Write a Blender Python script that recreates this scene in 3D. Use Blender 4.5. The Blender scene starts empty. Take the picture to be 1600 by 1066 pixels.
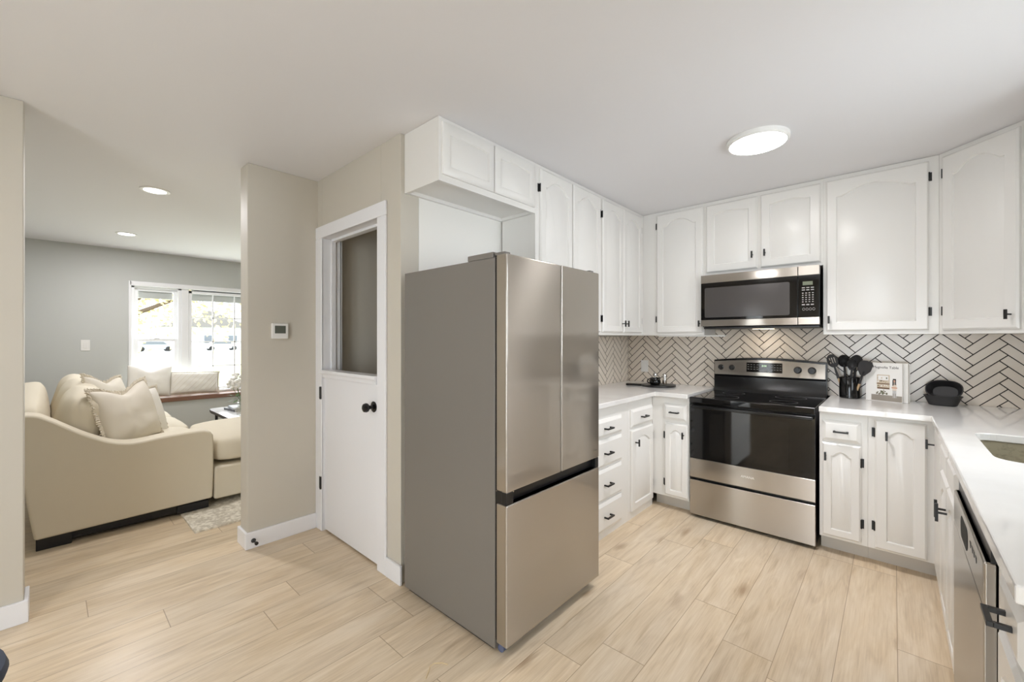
import bpy, bmesh, math, random
from mathutils import Matrix, Vector, noise
random.seed(7)
PI = math.pi
SC = bpy.context.scene
COL = SC.collection

# ------------------------------------------------------------------ camera
TH = math.atan2(596, 657)
cam = bpy.data.cameras.new('camera'); co = bpy.data.objects.new('camera', cam); COL.objects.link(co)
co.location = (0, 0, 1.36); co.rotation_euler = (PI/2, 0, TH)
cam.sensor_width = 36; cam.lens = 657/1600*36; cam.shift_y = -3.5/1600
cam.clip_start = 0.02; cam.clip_end = 300
SC.camera = co

# ------------------------------------------------------------------ world, lights, exposure
w = bpy.data.worlds.new('world'); SC.world = w; w.use_nodes = True
bg = w.node_tree.nodes['Background']
bg.inputs[0].default_value = (0.90, 0.96, 1.0, 1); bg.inputs[1].default_value = 5.0
vs = SC.view_settings
vs.view_transform = 'Standard'; vs.look = 'None'; vs.gamma = 1; vs.use_curve_mapping = False
vs.exposure = 0.15
SC.cycles.use_denoising = True
SC.cycles.max_bounces = 10; SC.cycles.diffuse_bounces = 6; SC.cycles.glossy_bounces = 5; SC.cycles.transparent_max_bounces = 16
SC.cycles.caustics_reflective = False; SC.cycles.caustics_refractive = False
SC.cycles.sample_clamp_indirect = 6

def area(name, loc, size, power, color, rot, shape='RECTANGLE', spread=None):
    l = bpy.data.lights.new(name, 'AREA'); l.shape = shape; l.size = size[0]
    if shape in ('RECTANGLE', 'ELLIPSE'): l.size_y = size[1]
    l.energy = power; l.color = color
    if spread: l.spread = spread
    o = bpy.data.objects.new(name, l); COL.objects.link(o); o.location = loc; o.rotation_euler = rot
    return o
DAY = (0.83, 0.90, 1.0)
area('fill_patio', (-.10, -2.72, 1.08), (1.5, 1.95), 42, DAY, (PI/2, 0, 0))            # added fill light, set at a made-up patio door behind the camera
area('daylight_sink_window', (0.93, 2.2, 1.62), (1.1, 0.95), 8, DAY, (PI/2-.2, 0, PI/2), 'RECTANGLE', 1.8)      # through the window over the sink
area('daylight_living_window', (-7.45, 2.2, 1.3), (2.9, 1.35), 40, DAY, (PI/2, 0, -PI/2))  # through the front windows

# ------------------------------------------------------------------ materials
def lin(c):
    return tuple(((v/255)/12.92 if v/255 <= .04045 else ((v/255+.055)/1.055)**2.4) for v in c)
def mat(name, rgb=None, rough=.5, metal=0, spec=.5, linear=None, **kw):
    m = bpy.data.materials.new(name); m.use_nodes = True
    b = m.node_tree.nodes['Principled BSDF']
    c = linear or lin(rgb)
    b.inputs['Base Color'].default_value = (*c, 1); b.inputs['Roughness'].default_value = rough
    b.inputs['Metallic'].default_value = metal; b.inputs['Specular IOR Level'].default_value = spec
    for k, v in kw.items(): b.inputs[k].default_value = v
    return m
def NT(m): return m.node_tree.nodes, m.node_tree.links, m.node_tree.nodes['Principled BSDF']
def noisebump(m, scale=60, strength=.1, dist=.002, detail=4, stretch=None):
    n, l, b = NT(m)
    tc = n.new('ShaderNodeTexCoord'); nz = n.new('ShaderNodeTexNoise'); bp = n.new('ShaderNodeBump')
    nz.inputs['Scale'].default_value = scale; nz.inputs['Detail'].default_value = detail
    src = tc.outputs['Object']
    if stretch:
        mp = n.new('ShaderNodeMapping'); mp.inputs['Scale'].default_value = stretch
        l.new(src, mp.inputs['Vector']); src = mp.outputs['Vector']
    l.new(src, nz.inputs['Vector']); l.new(nz.outputs['Fac'], bp.inputs['Height'])
    bp.inputs['Strength'].default_value = strength; bp.inputs['Distance'].default_value = dist
    l.new(bp.outputs['Normal'], b.inputs['Normal'])
    return nz
def mottle(m, rgb2, scale=8, lo=.4, hi=.65, detail=4):
    n, l, b = NT(m)
    tc = n.new('ShaderNodeTexCoord'); nz = n.new('ShaderNodeTexNoise'); cr = n.new('ShaderNodeValToRGB')
    nz.inputs['Scale'].default_value = scale; nz.inputs['Detail'].default_value = detail
    cr.color_ramp.elements[0].position = lo; cr.color_ramp.elements[1].position = hi
    cr.color_ramp.elements[0].color = b.inputs['Base Color'].default_value[:]
    cr.color_ramp.elements[1].color = (*lin(rgb2), 1)
    l.new(tc.outputs['Object'], nz.inputs['Vector']); l.new(nz.outputs['Fac'], cr.inputs['Fac']); l.new(cr.outputs['Color'], b.inputs['Base Color'])
def brushed(name, rgb, rough=.3, aniso=.85):
    m = bpy.data.materials.new(name); m.use_nodes = True; n, l = m.node_tree.nodes, m.node_tree.links
    b = n['Principled BSDF']; c = (*lin(rgb), 1)
    b.inputs['Base Color'].default_value = c; b.inputs['Metallic'].default_value = 1; b.inputs['Roughness'].default_value = .09
    g = n.new('ShaderNodeBsdfPrincipled'); g.inputs['Base Color'].default_value = c; g.inputs['Metallic'].default_value = 1
    g.inputs['Roughness'].default_value = .39; g.inputs['Anisotropic'].default_value = 1.0
    cx = n.new('ShaderNodeCombineXYZ'); cx.inputs[2].default_value = 1; l.new(cx.outputs[0], g.inputs['Tangent'])
    mx = n.new('ShaderNodeMixShader'); mx.inputs[0].default_value = .62
    l.new(b.outputs[0], mx.inputs[1]); l.new(g.outputs[0], mx.inputs[2]); l.new(mx.outputs[0], n['Material Output'].inputs[0])
    return m
def glass_mat(name, tint=(1, 1, 1), fac=.08):
    m = bpy.data.materials.new(name); m.use_nodes = True; n, l = m.node_tree.nodes, m.node_tree.links
    n.clear(); o = n.new('ShaderNodeOutputMaterial'); mx = n.new('ShaderNodeMixShader'); t = n.new('ShaderNodeBsdfTransparent'); g = n.new('ShaderNodeBsdfGlossy')
    t.inputs[0].default_value = (*tint, 1); g.inputs['Roughness'].default_value = .02
    mx.inputs[0].default_value = fac
    l.new(t.outputs[0], mx.inputs[1]); l.new(g.outputs[0], mx.inputs[2]); l.new(mx.outputs[0], o.inputs[0])
    return m
def emis(name, col, strength):
    m = mat(name, (255, 255, 255), .5); n, l, b = NT(m)
    b.inputs['Emission Color'].default_value = (*col, 1); b.inputs['Emission Strength'].default_value = strength
    return m

WALL = mat('wall_paint', (200, 194, 182), .6); noisebump(WALL, 180, .05, .001)
WALL_L = mat('living_wall_paint', (194, 196, 193), .6); noisebump(WALL_L, 180, .05, .001)
WALL_P = mat('pantry_wall_paint', (196, 184, 166), .65)
CEIL = mat('ceiling_paint', (227, 226, 228), .8); noisebump(CEIL, 120, .08, .001)
WALL_W = mat('white_wall_paint', (238, 236, 231), .55)
TRIM = mat('trim_paint', (234, 234, 237), .35)
CAB = mat('cabinet_paint', (229, 227, 223), .3); noisebump(CAB, 30, .06, .001, 3)
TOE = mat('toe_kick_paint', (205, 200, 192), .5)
BLACK = mat('black_metal', (22, 21, 21), .4)
STEEL = brushed('brushed_stainless', (196, 190, 182), .27, .9)
STEEL_D = mat('stainless_plain', (165, 160, 152), .3, 1.0)
FRSIDE = mat('fridge_side_enamel', (120, 115, 109), .38); noisebump(FRSIDE, 400, .05, .0005)
CHROME = mat('chrome', (210, 208, 205), .12, 1.0)
BGLASS = mat('black_glass', (8, 8, 9), .05, 0, .6)
BPLAST = mat('black_plastic', (16, 16, 17), .32)
BENAM = mat('black_enamel', (12, 12, 13), .18)
OVENWIN = mat('oven_window', (20, 19, 18), .05, 0, .6)
MWWIN = mat('microwave_window', (72, 69, 68), .16, 0, .6)
LCD = mat('lcd_green', (112, 118, 96), .3)
LCDGLOW = emis('clock_glow', (.35, .9, .25), .6)
KEYS = mat('key_print', (172, 170, 168), .5)
QUARTZ = mat('white_quartz', (228, 226, 223), .06, 0, .8); mottle(QUARTZ, (219, 216, 212), 3, .45, .7)
TILE = mat('tile_glaze', (221, 211, 198), .16)
GROUT = mat('dark_grout', (34, 30, 28), .9)
SINKM = mat('sink_composite', (150, 141, 118), .5); mottle(SINKM, (128, 119, 98), 60, .5, .7)
LAMP = emis('lamp_diffuser', (1.0, .97, .96), 30.0)
LAMP2 = emis('recessed_diffuser', (1.0, .98, .96), 7.0)
PLASTIC = mat('white_plastic', (232, 231, 228), .4)
SCREEN = mat('thermostat_screen', (92, 96, 88), .25)
SOFA = mat('cream_upholstery', (218, 209, 190), .85, 0, .2); noisebump(SOFA, 700, .25, .0006)
LINEN = mat('linen_pillow', (224, 217, 204), .9, 0, .15); noisebump(LINEN, 350, .35, .001)
LINEN2 = mat('white_linen', (232, 228, 220), .9, 0, .15); noisebump(LINEN2, 350, .35, .001)
FRINGE = mat('fringe_yarn', (214, 205, 188), .95)
FOOT = mat('dark_foot', (22, 21, 22), .6)
RUGM = mat('rug_pile', (196, 188, 172), .95, 0, .1); mottle(RUGM, (228, 222, 208), 38, .42, .6, 6); 
BENCHW = mat('stained_wood', (122, 88, 70), .35)
MARBLE = mat('marble_top', (236, 235, 234), .12); mottle(MARBLE, (196, 195, 196), 5, .5, .75, 8)
TBARK = mat('table_edge', (66, 60, 56), .7); noisebump(TBARK, 60, .6, .006)
NAVY = mat('navy_upholstery', (52, 60, 78), .7); 
PEAR = mat('wood_spoon', (196, 168, 130), .55)
PAPER = mat('book_cover_white', (236, 234, 230), .4)
PAGES = mat('book_pages', (214, 208, 198), .8)
INK = mat('ink_black', (28, 26, 26), .6)
CAST = mat('matte_black_stoneware', (42, 41, 42), .55)
GLAZE = mat('glossy_black_glaze', (10, 10, 11), .1)
CGLASS = glass_mat('clear_glass', (.96, .96, .95), .12)
WGLASS = glass_mat('window_glass', (.98, .99, .99), .04)
LEAF = mat('green_leaf', (86, 112, 62), .6); BLOOM = mat('white_bloom', (238, 236, 232), .7)
VINYL = mat('window_vinyl', (240, 241, 243), .35)
SHADE = mat('roller_shade', (206, 206, 204), .8)
LAWN = mat('lawn', (176, 182, 132), .95); mottle(LAWN, (206, 196, 150), 1.2, .4, .6)
ASPH = mat('asphalt', (170, 170, 172), .9)
TRUNK = mat('tree_bark', (92, 78, 66), .9)
YLEAF = mat('yellow_foliage', (226, 212, 170), .8); GLEAF = mat('pale_green_foliage', (210, 208, 176), .8)
SIDING = mat('house_siding', (210, 212, 214), .8); ROOFM = mat('roof_shingle', (120, 116, 114), .9)
CARP = mat('car_paint', (150, 154, 160), .4); CARG = mat('car_glass', (96, 102, 110), .15); TYRE = mat('tyre', (24, 24, 25), .8)

def floor_mat():
    m = mat('oak_plank', (214, 188, 152), .36); n, l, b = NT(m)
    def N(t, **k):
        x = n.new(t)
        for a, v in k.items(): setattr(x, a, v)
        return x
    def M(op, a, bb=None, c=None):
        x = N('ShaderNodeMath', operation=op)
        for i, v in enumerate((a, bb, c)):
            if v is None: continue
            if isinstance(v, (int, float)): x.inputs[i].default_value = v
            else: l.new(v, x.inputs[i])
        return x.outputs[0]
    tc = N('ShaderNodeTexCoord'); sp = N('ShaderNodeSeparateXYZ'); l.new(tc.outputs['Object'], sp.inputs[0])
    X, Y = sp.outputs[0], sp.outputs[1]
    W, L = .195, 1.32
    xr = M('DIVIDE', M('ADD', X, 2.912+.195*40), W); row = M('FLOOR', xr); fx = M('SUBTRACT', xr, row)
    wn = N('ShaderNodeTexWhiteNoise', noise_dimensions='1D'); l.new(M('ADD', row, 3.3), wn.inputs['W'])
    yr = M('DIVIDE', M('ADD', M('ADD', Y, 20.0), M('MULTIPLY', wn.outputs['Value'], L)), L); colm = M('FLOOR', yr); fy = M('SUBTRACT', yr, colm)
    cb = N('ShaderNodeCombineXYZ'); l.new(row, cb.inputs[0]); l.new(colm, cb.inputs[1])
    pn = N('ShaderNodeTexWhiteNoise', noise_dimensions='2D'); l.new(cb.outputs[0], pn.inputs['Vector'])
    # per-plank shifted grain coordinates
    sh = N('ShaderNodeVectorMath', operation='SCALE'); l.new(pn.outputs['Color'], sh.inputs[0]); sh.inputs['Scale'].default_value = 37
    ad = N('ShaderNodeVectorMath', operation='ADD'); l.new(tc.outputs['Object'], ad.inputs[0]); l.new(sh.outputs[0], ad.inputs[1])
    def nz(scale, stretch, detail, dist=0):
        mp = N('ShaderNodeMapping'); mp.inputs['Scale'].default_value = stretch; l.new(ad.outputs[0], mp.inputs[0])
        t = N('ShaderNodeTexNoise'); t.inputs['Scale'].default_value = scale; t.inputs['Detail'].default_value = detail; t.inputs['Distortion'].default_value = dist
        l.new(mp.outputs[0], t.inputs['Vector']); return t.outputs['Fac']
    g1 = nz(6, (3.0, .42, 1), 6, 1.2); g2 = nz(80, (2.2, .07, 1), 5, .5); g3 = nz(3.3, (2.2, .55, 1), 3, .6)
    cr = N('ShaderNodeValToRGB'); e = cr.color_ramp.elements
    e[0].position = .28; e[0].color = (*lin((186, 164, 134)), 1); e[1].position = .68; e[1].color = (*lin((224, 207, 182)), 1)
    k = e.new(.48); k.color = (*lin((210, 190, 161)), 1)
    mixg = M('ADD', M('MULTIPLY', g1, .62), M('MULTIPLY', g2, .38)); l.new(mixg, cr.inputs['Fac'])
    # plank tone
    hs = N('ShaderNodeHueSaturation'); l.new(cr.outputs['Color'], hs.inputs['Color'])
    l.new(M('ADD', M('MULTIPLY', pn.outputs['Value'], .15), .96), hs.inputs['Value']); l.new(M('ADD', M('MULTIPLY', g3, .3), .82), hs.inputs['Saturation'])
    # knots
    mpk = N('ShaderNodeMapping'); mpk.inputs['Scale'].default_value = (8, 2.6, 1); l.new(ad.outputs[0], mpk.inputs[0])
    vk = N('ShaderNodeTexVoronoi'); vk.inputs['Scale'].default_value = .68; l.new(mpk.outputs[0], vk.inputs['Vector'])
    mr = N('ShaderNodeMapRange'); l.new(M('ADD', vk.outputs['Distance'], M('MULTIPLY', M('SUBTRACT', g1, .5), .25)), mr.inputs['Value'])
    mr.inputs['From Min'].default_value = .02; mr.inputs['From Max'].default_value = .17; mr.inputs['To Min'].default_value = .62; mr.inputs['To Max'].default_value = 0
    mk = N('ShaderNodeMix', data_type='RGBA'); l.new(mr.outputs[0], mk.inputs[0]); l.new(hs.outputs[0], mk.inputs[6]); mk.inputs[7].default_value = (*lin((138, 106, 74)), 1)
    # seams
    sx = M('LESS_THAN', M('MINIMUM', fx, M('SUBTRACT', 1.0, fx)), .0075); sy = M('LESS_THAN', M('MINIMUM', fy, M('SUBTRACT', 1.0, fy)), .0014)
    seam = M('MAXIMUM', sx, sy)
    ms = N('ShaderNodeMix', data_type='RGBA'); l.new(M('MULTIPLY', seam, .6), ms.inputs[0]); l.new(mk.outputs[2], ms.inputs[6]); ms.inputs[7].default_value = (*lin((128, 98, 66)), 1)
    l.new(ms.outputs[2], b.inputs['Base Color'])
    bp = N('ShaderNodeBump'); bp.inputs['Strength'].default_value = .25; bp.inputs['Distance'].default_value = .0015
    l.new(M('SUBTRACT', M('MULTIPLY', g2, .25), seam), bp.inputs['Height']); l.new(bp.outputs[0], b.inputs['Normal'])
    l.new(M('ADD', M('MULTIPLY', g1, .12), .25), b.inputs['Roughness'])
    return m
FLOOR = floor_mat()

# ------------------------------------------------------------------ mesh helpers
OFF = {}
class MB:
    def __init__(s, M=None): s.bm = bmesh.new(); s.M = M or Matrix.Identity(4)
    def v(s, p): return s.bm.verts.new(s.M @ Vector(p))
    def f(s, vs, mi=0):
        try:
            f = s.bm.faces.new(vs); f.material_index = mi; return f
        except ValueError: return None
    def box(s, x0, x1, y0, y1, z0, z1, mi=0):
        P = [s.v((x, y, z)) for z in (z0, z1) for y in (y0, y1) for x in (x0, x1)]
        for q in ((0, 2, 3, 1), (4, 5, 7, 6), (0, 1, 5, 4), (2, 6, 7, 3), (0, 4, 6, 2), (1, 3, 7, 5)): s.f([P[i] for i in q], mi)
        return s
    def loops(s, loops, mi=0, cap0=True, cap1=True, closed=False):
        R = [[s.v(p) for p in L] for L in loops]; n = len(R[0])
        rng = range(len(R)) if closed else range(len(R)-1)
        for i in rng:
            a, b = R[i], R[(i+1) % len(R)]
            for j in range(n): s.f([a[j], a[(j+1) % n], b[(j+1) % n], b[j]], mi)
        if not closed:
            if cap0: s.f(list(reversed(R[0])), mi)
            if cap1: s.f(R[-1], mi)
        return s
    def cyl(s, p0, p1, r0, r1=None, n=20, mi=0):
        r1 = r0 if r1 is None else r1
        p0, p1 = Vector(p0), Vector(p1); d = (p1-p0).normalized()
        a = d.orthogonal().normalized(); b = d.cross(a)
        ring = lambda p, r: [p + (a*math.cos(2*PI*i/n) + b*math.sin(2*PI*i/n))*r for i in range(n)]
        return s.loops([ring(p0, r0), ring(p1, r1)], mi)
    def tube(s, pts, r, n=8, mi=0):
        pts = [Vector(p) for p in pts]; L = []
        a = None
        for i, p in enumerate(pts):
            d = (pts[min(i+1, len(pts)-1)] - pts[max(i-1, 0)]).normalized()
            a = d.orthogonal().normalized() if a is None else (a - d*a.dot(d)).normalized()
            b = d.cross(a); rr = r[i] if isinstance(r, (list, tuple)) else r
            L.append([p + (a*math.cos(2*PI*k/n) + b*math.sin(2*PI*k/n))*rr for k in range(n)])
        return s.loops(L, mi)
    def lathe(s, prof, c=(0, 0, 0), n=32, mi=0, sx=1, sy=1, cap0=True, cap1=True):
        return s.loops([[(c[0]+r*sx*math.cos(2*PI*i/n), c[1]+r*sy*math.sin(2*PI*i/n), c[2]+z) for i in range(n)] for r, z in prof], mi, cap0, cap1)
    def prism(s, poly, f, a0, a1, mi=0):
        return s.loops([[f(p, a0) for p in poly], [f(p, a1) for p in poly]], mi)
    def ball(s, c, r, n=16, m=10, mi=0, sx=1, sy=1, sz=1):
        return s.lathe([(max(1e-4, r*math.sin(PI*i/m)), -r*sz*math.cos(PI*i/m)) for i in range(m+1)], c, n, mi, sx, sy)
    def build(s, name, mats, parent=None, smooth=True, bevel=0, seg=2, subd=0):
        bmesh.ops.recalc_face_normals(s.bm, faces=s.bm.faces)
        off = Vector((0, 0, 0))
        if parent is not None: off = OFF.get(parent.name, Vector((0, 0, 0)))
        for q in s.bm.verts: q.co -= off
        me = bpy.data.meshes.new(name); s.bm.to_mesh(me); s.bm.free()
        for m in (mats if isinstance(mats, (list, tuple)) else [mats]): me.materials.append(m)
        o = bpy.data.objects.new(name, me); COL.objects.link(o)
        if parent is not None: o.parent = parent
        OFF[o.name] = off
        if bevel:
            md = o.modifiers.new('bevel', 'BEVEL'); md.width = bevel; md.segments = seg; md.limit_method = 'ANGLE'; md.angle_limit = math.radians(40); md.harden_normals = smooth
        if subd:
            md = o.modifiers.new('subd', 'SUBSURF'); md.levels = subd; md.render_levels = subd
        if smooth:
            for p in me.polygons: p.use_smooth = True
            if not subd:
                try: me.set_sharp_from_angle(angle=math.radians(38))
                except Exception: pass
        return o
def thing(name, label, cat, loc=(0, 0, 0), group=None):
    o = bpy.data.objects.new(name, None); COL.objects.link(o); o.location = loc; o.empty_display_size = .05
    o['label'] = label; o['category'] = cat
    if group: o['group'] = group
    OFF[o.name] = Vector(loc)
    return o
def tag(o, label, cat, group=None, kind=None):
    o['label'] = label; o['category'] = cat
    if group: o['group'] = group
    if kind: o['kind'] = kind
    return o
def S(o, label=None):
    o['kind'] = 'structure'
    if label: o['label'] = label
    return o
def sbox(name, m, *dims, bevel=0, label=None):
    return S(MB().box(*dims).build(name, m, None, False, bevel), label)
def copy_tree(o, parent=None):
    c = o.copy(); COL.objects.link(c)
    if parent is not None: c.parent = parent
    OFF[c.name] = OFF.get(o.name, Vector((0, 0, 0)))
    for ch in list(o.children): copy_tree(ch, c)
    return c
def fr(ox, oy, oz, wx, wy):
    "local (u right, v up, w out) -> world"
    n = math.hypot(wx, wy); wx, wy = wx/n, wy/n
    return Matrix(((-wy, 0, wx, ox), (wx, 0, wy, oy), (0, 1, 0, oz), (0, 0, 0, 1)))
def text(name, body, M, size, m, parent, align='CENTER', ext=.0004):
    c = bpy.data.curves.new(name, 'FONT'); c.body = body; c.size = size; c.align_x = align; c.align_y = 'CENTER'; c.extrude = ext
    c.materials.append(m)
    tmp = bpy.data.objects.new(name+'_curve', c); COL.objects.link(tmp)
    me = bpy.data.meshes.new_from_object(tmp.evaluated_get(bpy.context.evaluated_depsgraph_get())); bpy.data.objects.remove(tmp)
    o = bpy.data.objects.new(name, me); COL.objects.link(o)
    o.parent = parent
    M = M.copy(); M.translation -= OFF[parent.name]; o.matrix_local = M
    return o

# ------------------------------------------------------------------ room shell
H = 2.50
XW, XE, YN, YS = -3.09, .82, 4.01, -2.6        # kitchen / dining bounds
XLW, YLS, YLN = -7.25, -.75, 4.01              # living room bounds
T = .146
S(MB().box(-7.45, 1.0, -2.8, 4.2, -.1, 0).build('floor', FLOOR, None, False))
S(MB().box(-7.45, 1.0, -2.8, 4.2, H, H+.12).build('ceiling', CEIL, None, False))
sbox('wall_north', WALL, -7.45, 1.0, YN, YN+.15, 0, H)
mb = MB(); WY0, WY1, WZ0, WZ1 = 1.62, 2.75, 1.12, 2.10
mb.box(XE, 1.0, YS, WY0, 0, H).box(XE, 1.0, WY1, YN, 0, H).box(XE, 1.0, WY0, WY1, 0, WZ0).box(XE, 1.0, WY0, WY1, WZ1, H)
S(mb.build('wall_east', WALL, None, False))
mb = MB(); mb.box(XW-T, -.95, YS-.15, YS, 0, H).box(.75, 1.0, YS-.15, YS, 0, H).box(-.95, .75, YS-.15, YS, 2.1, H)
S(mb.build('wall_south', WALL, None, False))
S(MB().box(XW-T, XW, .864, 2.6, 0, H).build('wall_west', WALL, None, False, .004))
S(MB().box(XW-T, XW, YS, -.080, 0, H).build('wall_southwest', WALL, None, False, .004))
DX0, DX1 = -2.992, -2.246
mb = MB(); mb.box(XW, DX0-.02, 1.31, 1.43, 0, H).box(DX1+.02, -2.02, 1.31, 1.43, 0, H).box(DX0-.02, DX1+.02, 1.31, 1.43, 2.09, H)
S(mb.build('wall_pantry', WALL, None, False, .003))
S(MB().box(-2.12, -2.02, 1.4301, YN, 0, H).build('wall_fridge', WALL_W, None, False))
S(MB().box(XW, -2.12, 2.45, 2.58, 0, H).build('wall_pantry_inner', WALL_P, None, False))
S(MB().box(XW-T+.0, XW-.0, 2.6, YN, 0, H).build('wall_living_east', WALL_L, None, False))
mb = MB(); YA, YB, ZA, ZB = .70, 3.45, .60, 2.10
mb.box(XLW-.2, XLW, YLS, YA, 0, H).box(XLW-.2, XLW, YB, YN, 0, H).box(XLW-.2, XLW, YA, YB, 0, ZA).box(XLW-.2, XLW, YA, YB, ZB, H)
S(mb.build('wall_living_west', WALL_L, None, False))
S(MB().box(-7.45, XW-T, YLS-.12, YLS, 0, H).build('wall_living_south', WALL_L, None, False))

def baseboard(name, segs):
    mb = MB()
    for d in segs: mb.box(*d)
    S(mb.build(name, TRIM, None, False, .004))
BH = .107
baseboard('baseboard_west', [(XW, XW+.016, .848, 1.295, 0, BH), (XW-T-.016, XW, .848, .864, 0, BH), (XW-T-.016, XW-T, .864, 2.4, 0, BH)])
baseboard('baseboard_southwest', [(XW, XW+.016, YS, -.064, 0, BH), (XW-T-.016, XW, -.080, -.064, 0, BH), (XW-T-.016, XW-T, YLS, -.080, 0, BH)])
baseboard('baseboard_pantry', [(-2.155, -2.004, 1.294, 1.31, 0, BH)])
baseboard('baseboard_living', [(XLW, XLW+.016, YLS, .62, 0, BH)])
# pantry half door
cs = MB(); yF = 1.294
cs.box(XW+.001, DX0, yF, 1.31, 0, 2.0718).box(DX1, -2.155, yF, 1.31, 0, 2.0718).box(XW+.001, -2.155, yF, 1.31, 2.072, 2.157)
S(cs.build('trim_pantry_casing', TRIM, None, False, .005))
jb = MB(); jb.box(DX0-.02, DX0, 1.30, 1.44, 0, 2.072).box(DX1, DX1+.02, 1.30, 1.44, 0, 2.072).box(DX0, DX1, 1.30, 1.44, 2.072, 2.092)
jb.box(DX0, DX0+.012, 1.362, 1.395, 0, 2.072).box(DX1-.012, DX1, 1.362, 1.395, 0, 2.072).box(DX0, DX1, 1.362, 1.395, 2.055, 2.072)
jb.box(DX0-.09, DX0, 1.4301, 1.446, 0, 2.16)
S(jb.build('trim_pantry_jamb', TRIM, None, False, .002))
d1 = S(MB().box(DX0+.003, DX1-.003, 1.318, 1.358, .012, 1.105).build('door_1', TRIM, None, False, .002))
d1['label'] = 'white half-height pantry door with black knob'
mb = MB(); mb.prism([(1.285, 1.112), (1.372, 1.112), (1.372, 1.140), (1.280, 1.140), (1.280, 1.122)], lambda p, a: (a, p[0], p[1]), DX0+.001, DX1-.004)
mb.box(DX0+.004, DX1-.02, 1.30, 1.318, 1.086, 1.112)
mb.build('ledge', TRIM, d1, False, .003)
for z in (.978, .342): 
    hb = MB(); hb.box(DX0-.03, DX0+.002, 1.291, 1.2945, z-.042, z+.042).cyl((DX0-.004, 1.290, z-.044), (DX0-.004, 1.290, z+.044), .007, n=10)
    hb.build('hinge', BLACK, d1, True, .001)
kb = MB(Matrix.Translation((-2.318, 1.318, .95)) @ Matrix.Rotation(PI/2, 4, 'X'))
kb.lathe([(.001, 0), (.032, 0), (.033, .004), (.026, .009), (.013, .012), (.011, .03), (.017, .036), (.026, .044), (.028, .054), (.024, .066), (.014, .072), (.001, .073)], n=28)
kb.build('door_knob', BENAM, d1)
MB().box(DX1-.004, DX1-.001, 1.33, 1.35, .92, .98).build('strike_plate', BLACK, d1)

# unseen patio door, made up for the fill light; window over the sink
pd = S(MB().box(-.95, -.87, YS-.1, YS-.02, 0, 2.1).box(.67, .75, YS-.1, YS-.02, 0, 2.1).box(-.87, .67, YS-.1, YS-.02, 2.02, 2.1).box(-.87, .67, YS-.1, YS-.02, 0, .06).box(-.14, -.06, YS-.09, YS-.03, .06, 2.02).build('fill_patio_door', VINYL, None, False, .003))
MB().box(-.87, .67, YS-.065, YS-.06, .06, 2.02).build('glass', WGLASS, pd, False)
sw = S(MB().box(.86, .93, WY0, WY0+.05, WZ0, WZ1).box(.86, .93, WY1-.05, WY1, WZ0, WZ1).box(.86, .93, WY0, WY1, WZ0, WZ0+.05).box(.86, .93, WY0, WY1, WZ1-.05, WZ1).box(.87, .92, 2.16, 2.21, WZ0+.05, WZ1-.05).build('window_3', VINYL, None, False, .003))
MB().box(.895, .9, WY0+.05, WY1-.05, WZ0+.05, WZ1-.05).build('pane', WGLASS, sw, False)

# living-room windows
def dh_window(name, y0, y1):
    f = MB(); x0, x1 = XLW-.13, XLW-.045; za, zb = .62, 2.062
    f.box(x0, x1, y0, y0+.035, za, zb).box(x0, x1, y1-.035, y1, za, zb).box(x0, x1, y0, y1, zb-.035, zb).box(x0, x1, y0, y1, za, za+.04)
    o = S(f.build(name, VINYL, None, False, .003))
    for nm, a, b, dx in (('upper_sash', 1.325, zb-.035, -.03), ('lower_sash', za+.04, 1.36, 0)):
        sh = MB(); xa, xb = XLW-.10+dx, XLW-.07+dx
        sh.box(xa, xb, y0+.035, y0+.075, a, b).box(xa, xb, y1-.075, y1-.035, a, b).box(xa, xb, y0+.075, y1-.075, a, a+.035).box(xa, xb, y0+.075, y1-.075, b-.035, b)
        so = sh.build('sash', VINYL, o, False, .003)
        MB().box(xa+.012, xa+.016, y0+.075, y1-.075, a+.035, b-.035).build('pane', WGLASS, so, False)
    MB().box(XLW-.088, XLW-.06, (y0+y1)/2-.03, (y0+y1)/2+.03, 1.36, 1.372).build('sash_lock', VINYL, o, False, .003)
    return o
dh_window('window_1', .715, 1.235)
dh_window('window_4', 2.93, 3.44)
f = MB(); y0, y1, za, zb = 1.315, 2.85, .62, 2.03; x0, x1 = XLW-.12, XLW-.05
f.box(x0, x1, y0, y0+.04, za, zb).box(x0, x1, y1-.04, y1, za, zb).box(x0, x1, y0, y1, zb-.035, zb).box(x0, x1, y0, y1, za, za+.045)
w2 = S(f.build('window_2', VINYL, None, False, .003))
g = MB()
for i in range(1, 5): g.box(XLW-.1, XLW-.08, 1.338+.27*i-.008, 1.338+.27*i+.008, za, zb)
for z in (1.66, 1.318, .968): g.box(XLW-.1, XLW-.08, y0+.04, y1-.04, z-.008, z+.008)
g.build('muntin_grid', VINYL, w2, False, .002)
MB().box(XLW-.092, XLW-.088, y0+.04, y1-.04, za+.04, zb-.03).build('pane', WGLASS, w2, False)
t = MB()
t.box(XLW-.14, XLW-.03, 1.235, 1.315, ZA, 2.06).box(XLW-.14, XLW-.03, 2.85, 2.93, ZA, 2.06).box(XLW-.14, XLW+.012, YA-.0, YB, 2.048, 2.105)
t.box(XLW-.14, XLW+.012, YA-.012, YA+.015, ZA, 2.105).box(XLW-.14, XLW+.012, YB-.012, YB+.012, ZA, 2.105).box(XLW-.14, XLW, YA, YB, ZA, .622)
S(t.build('trim_window_casing', VINYL, None, False, .004))
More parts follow.
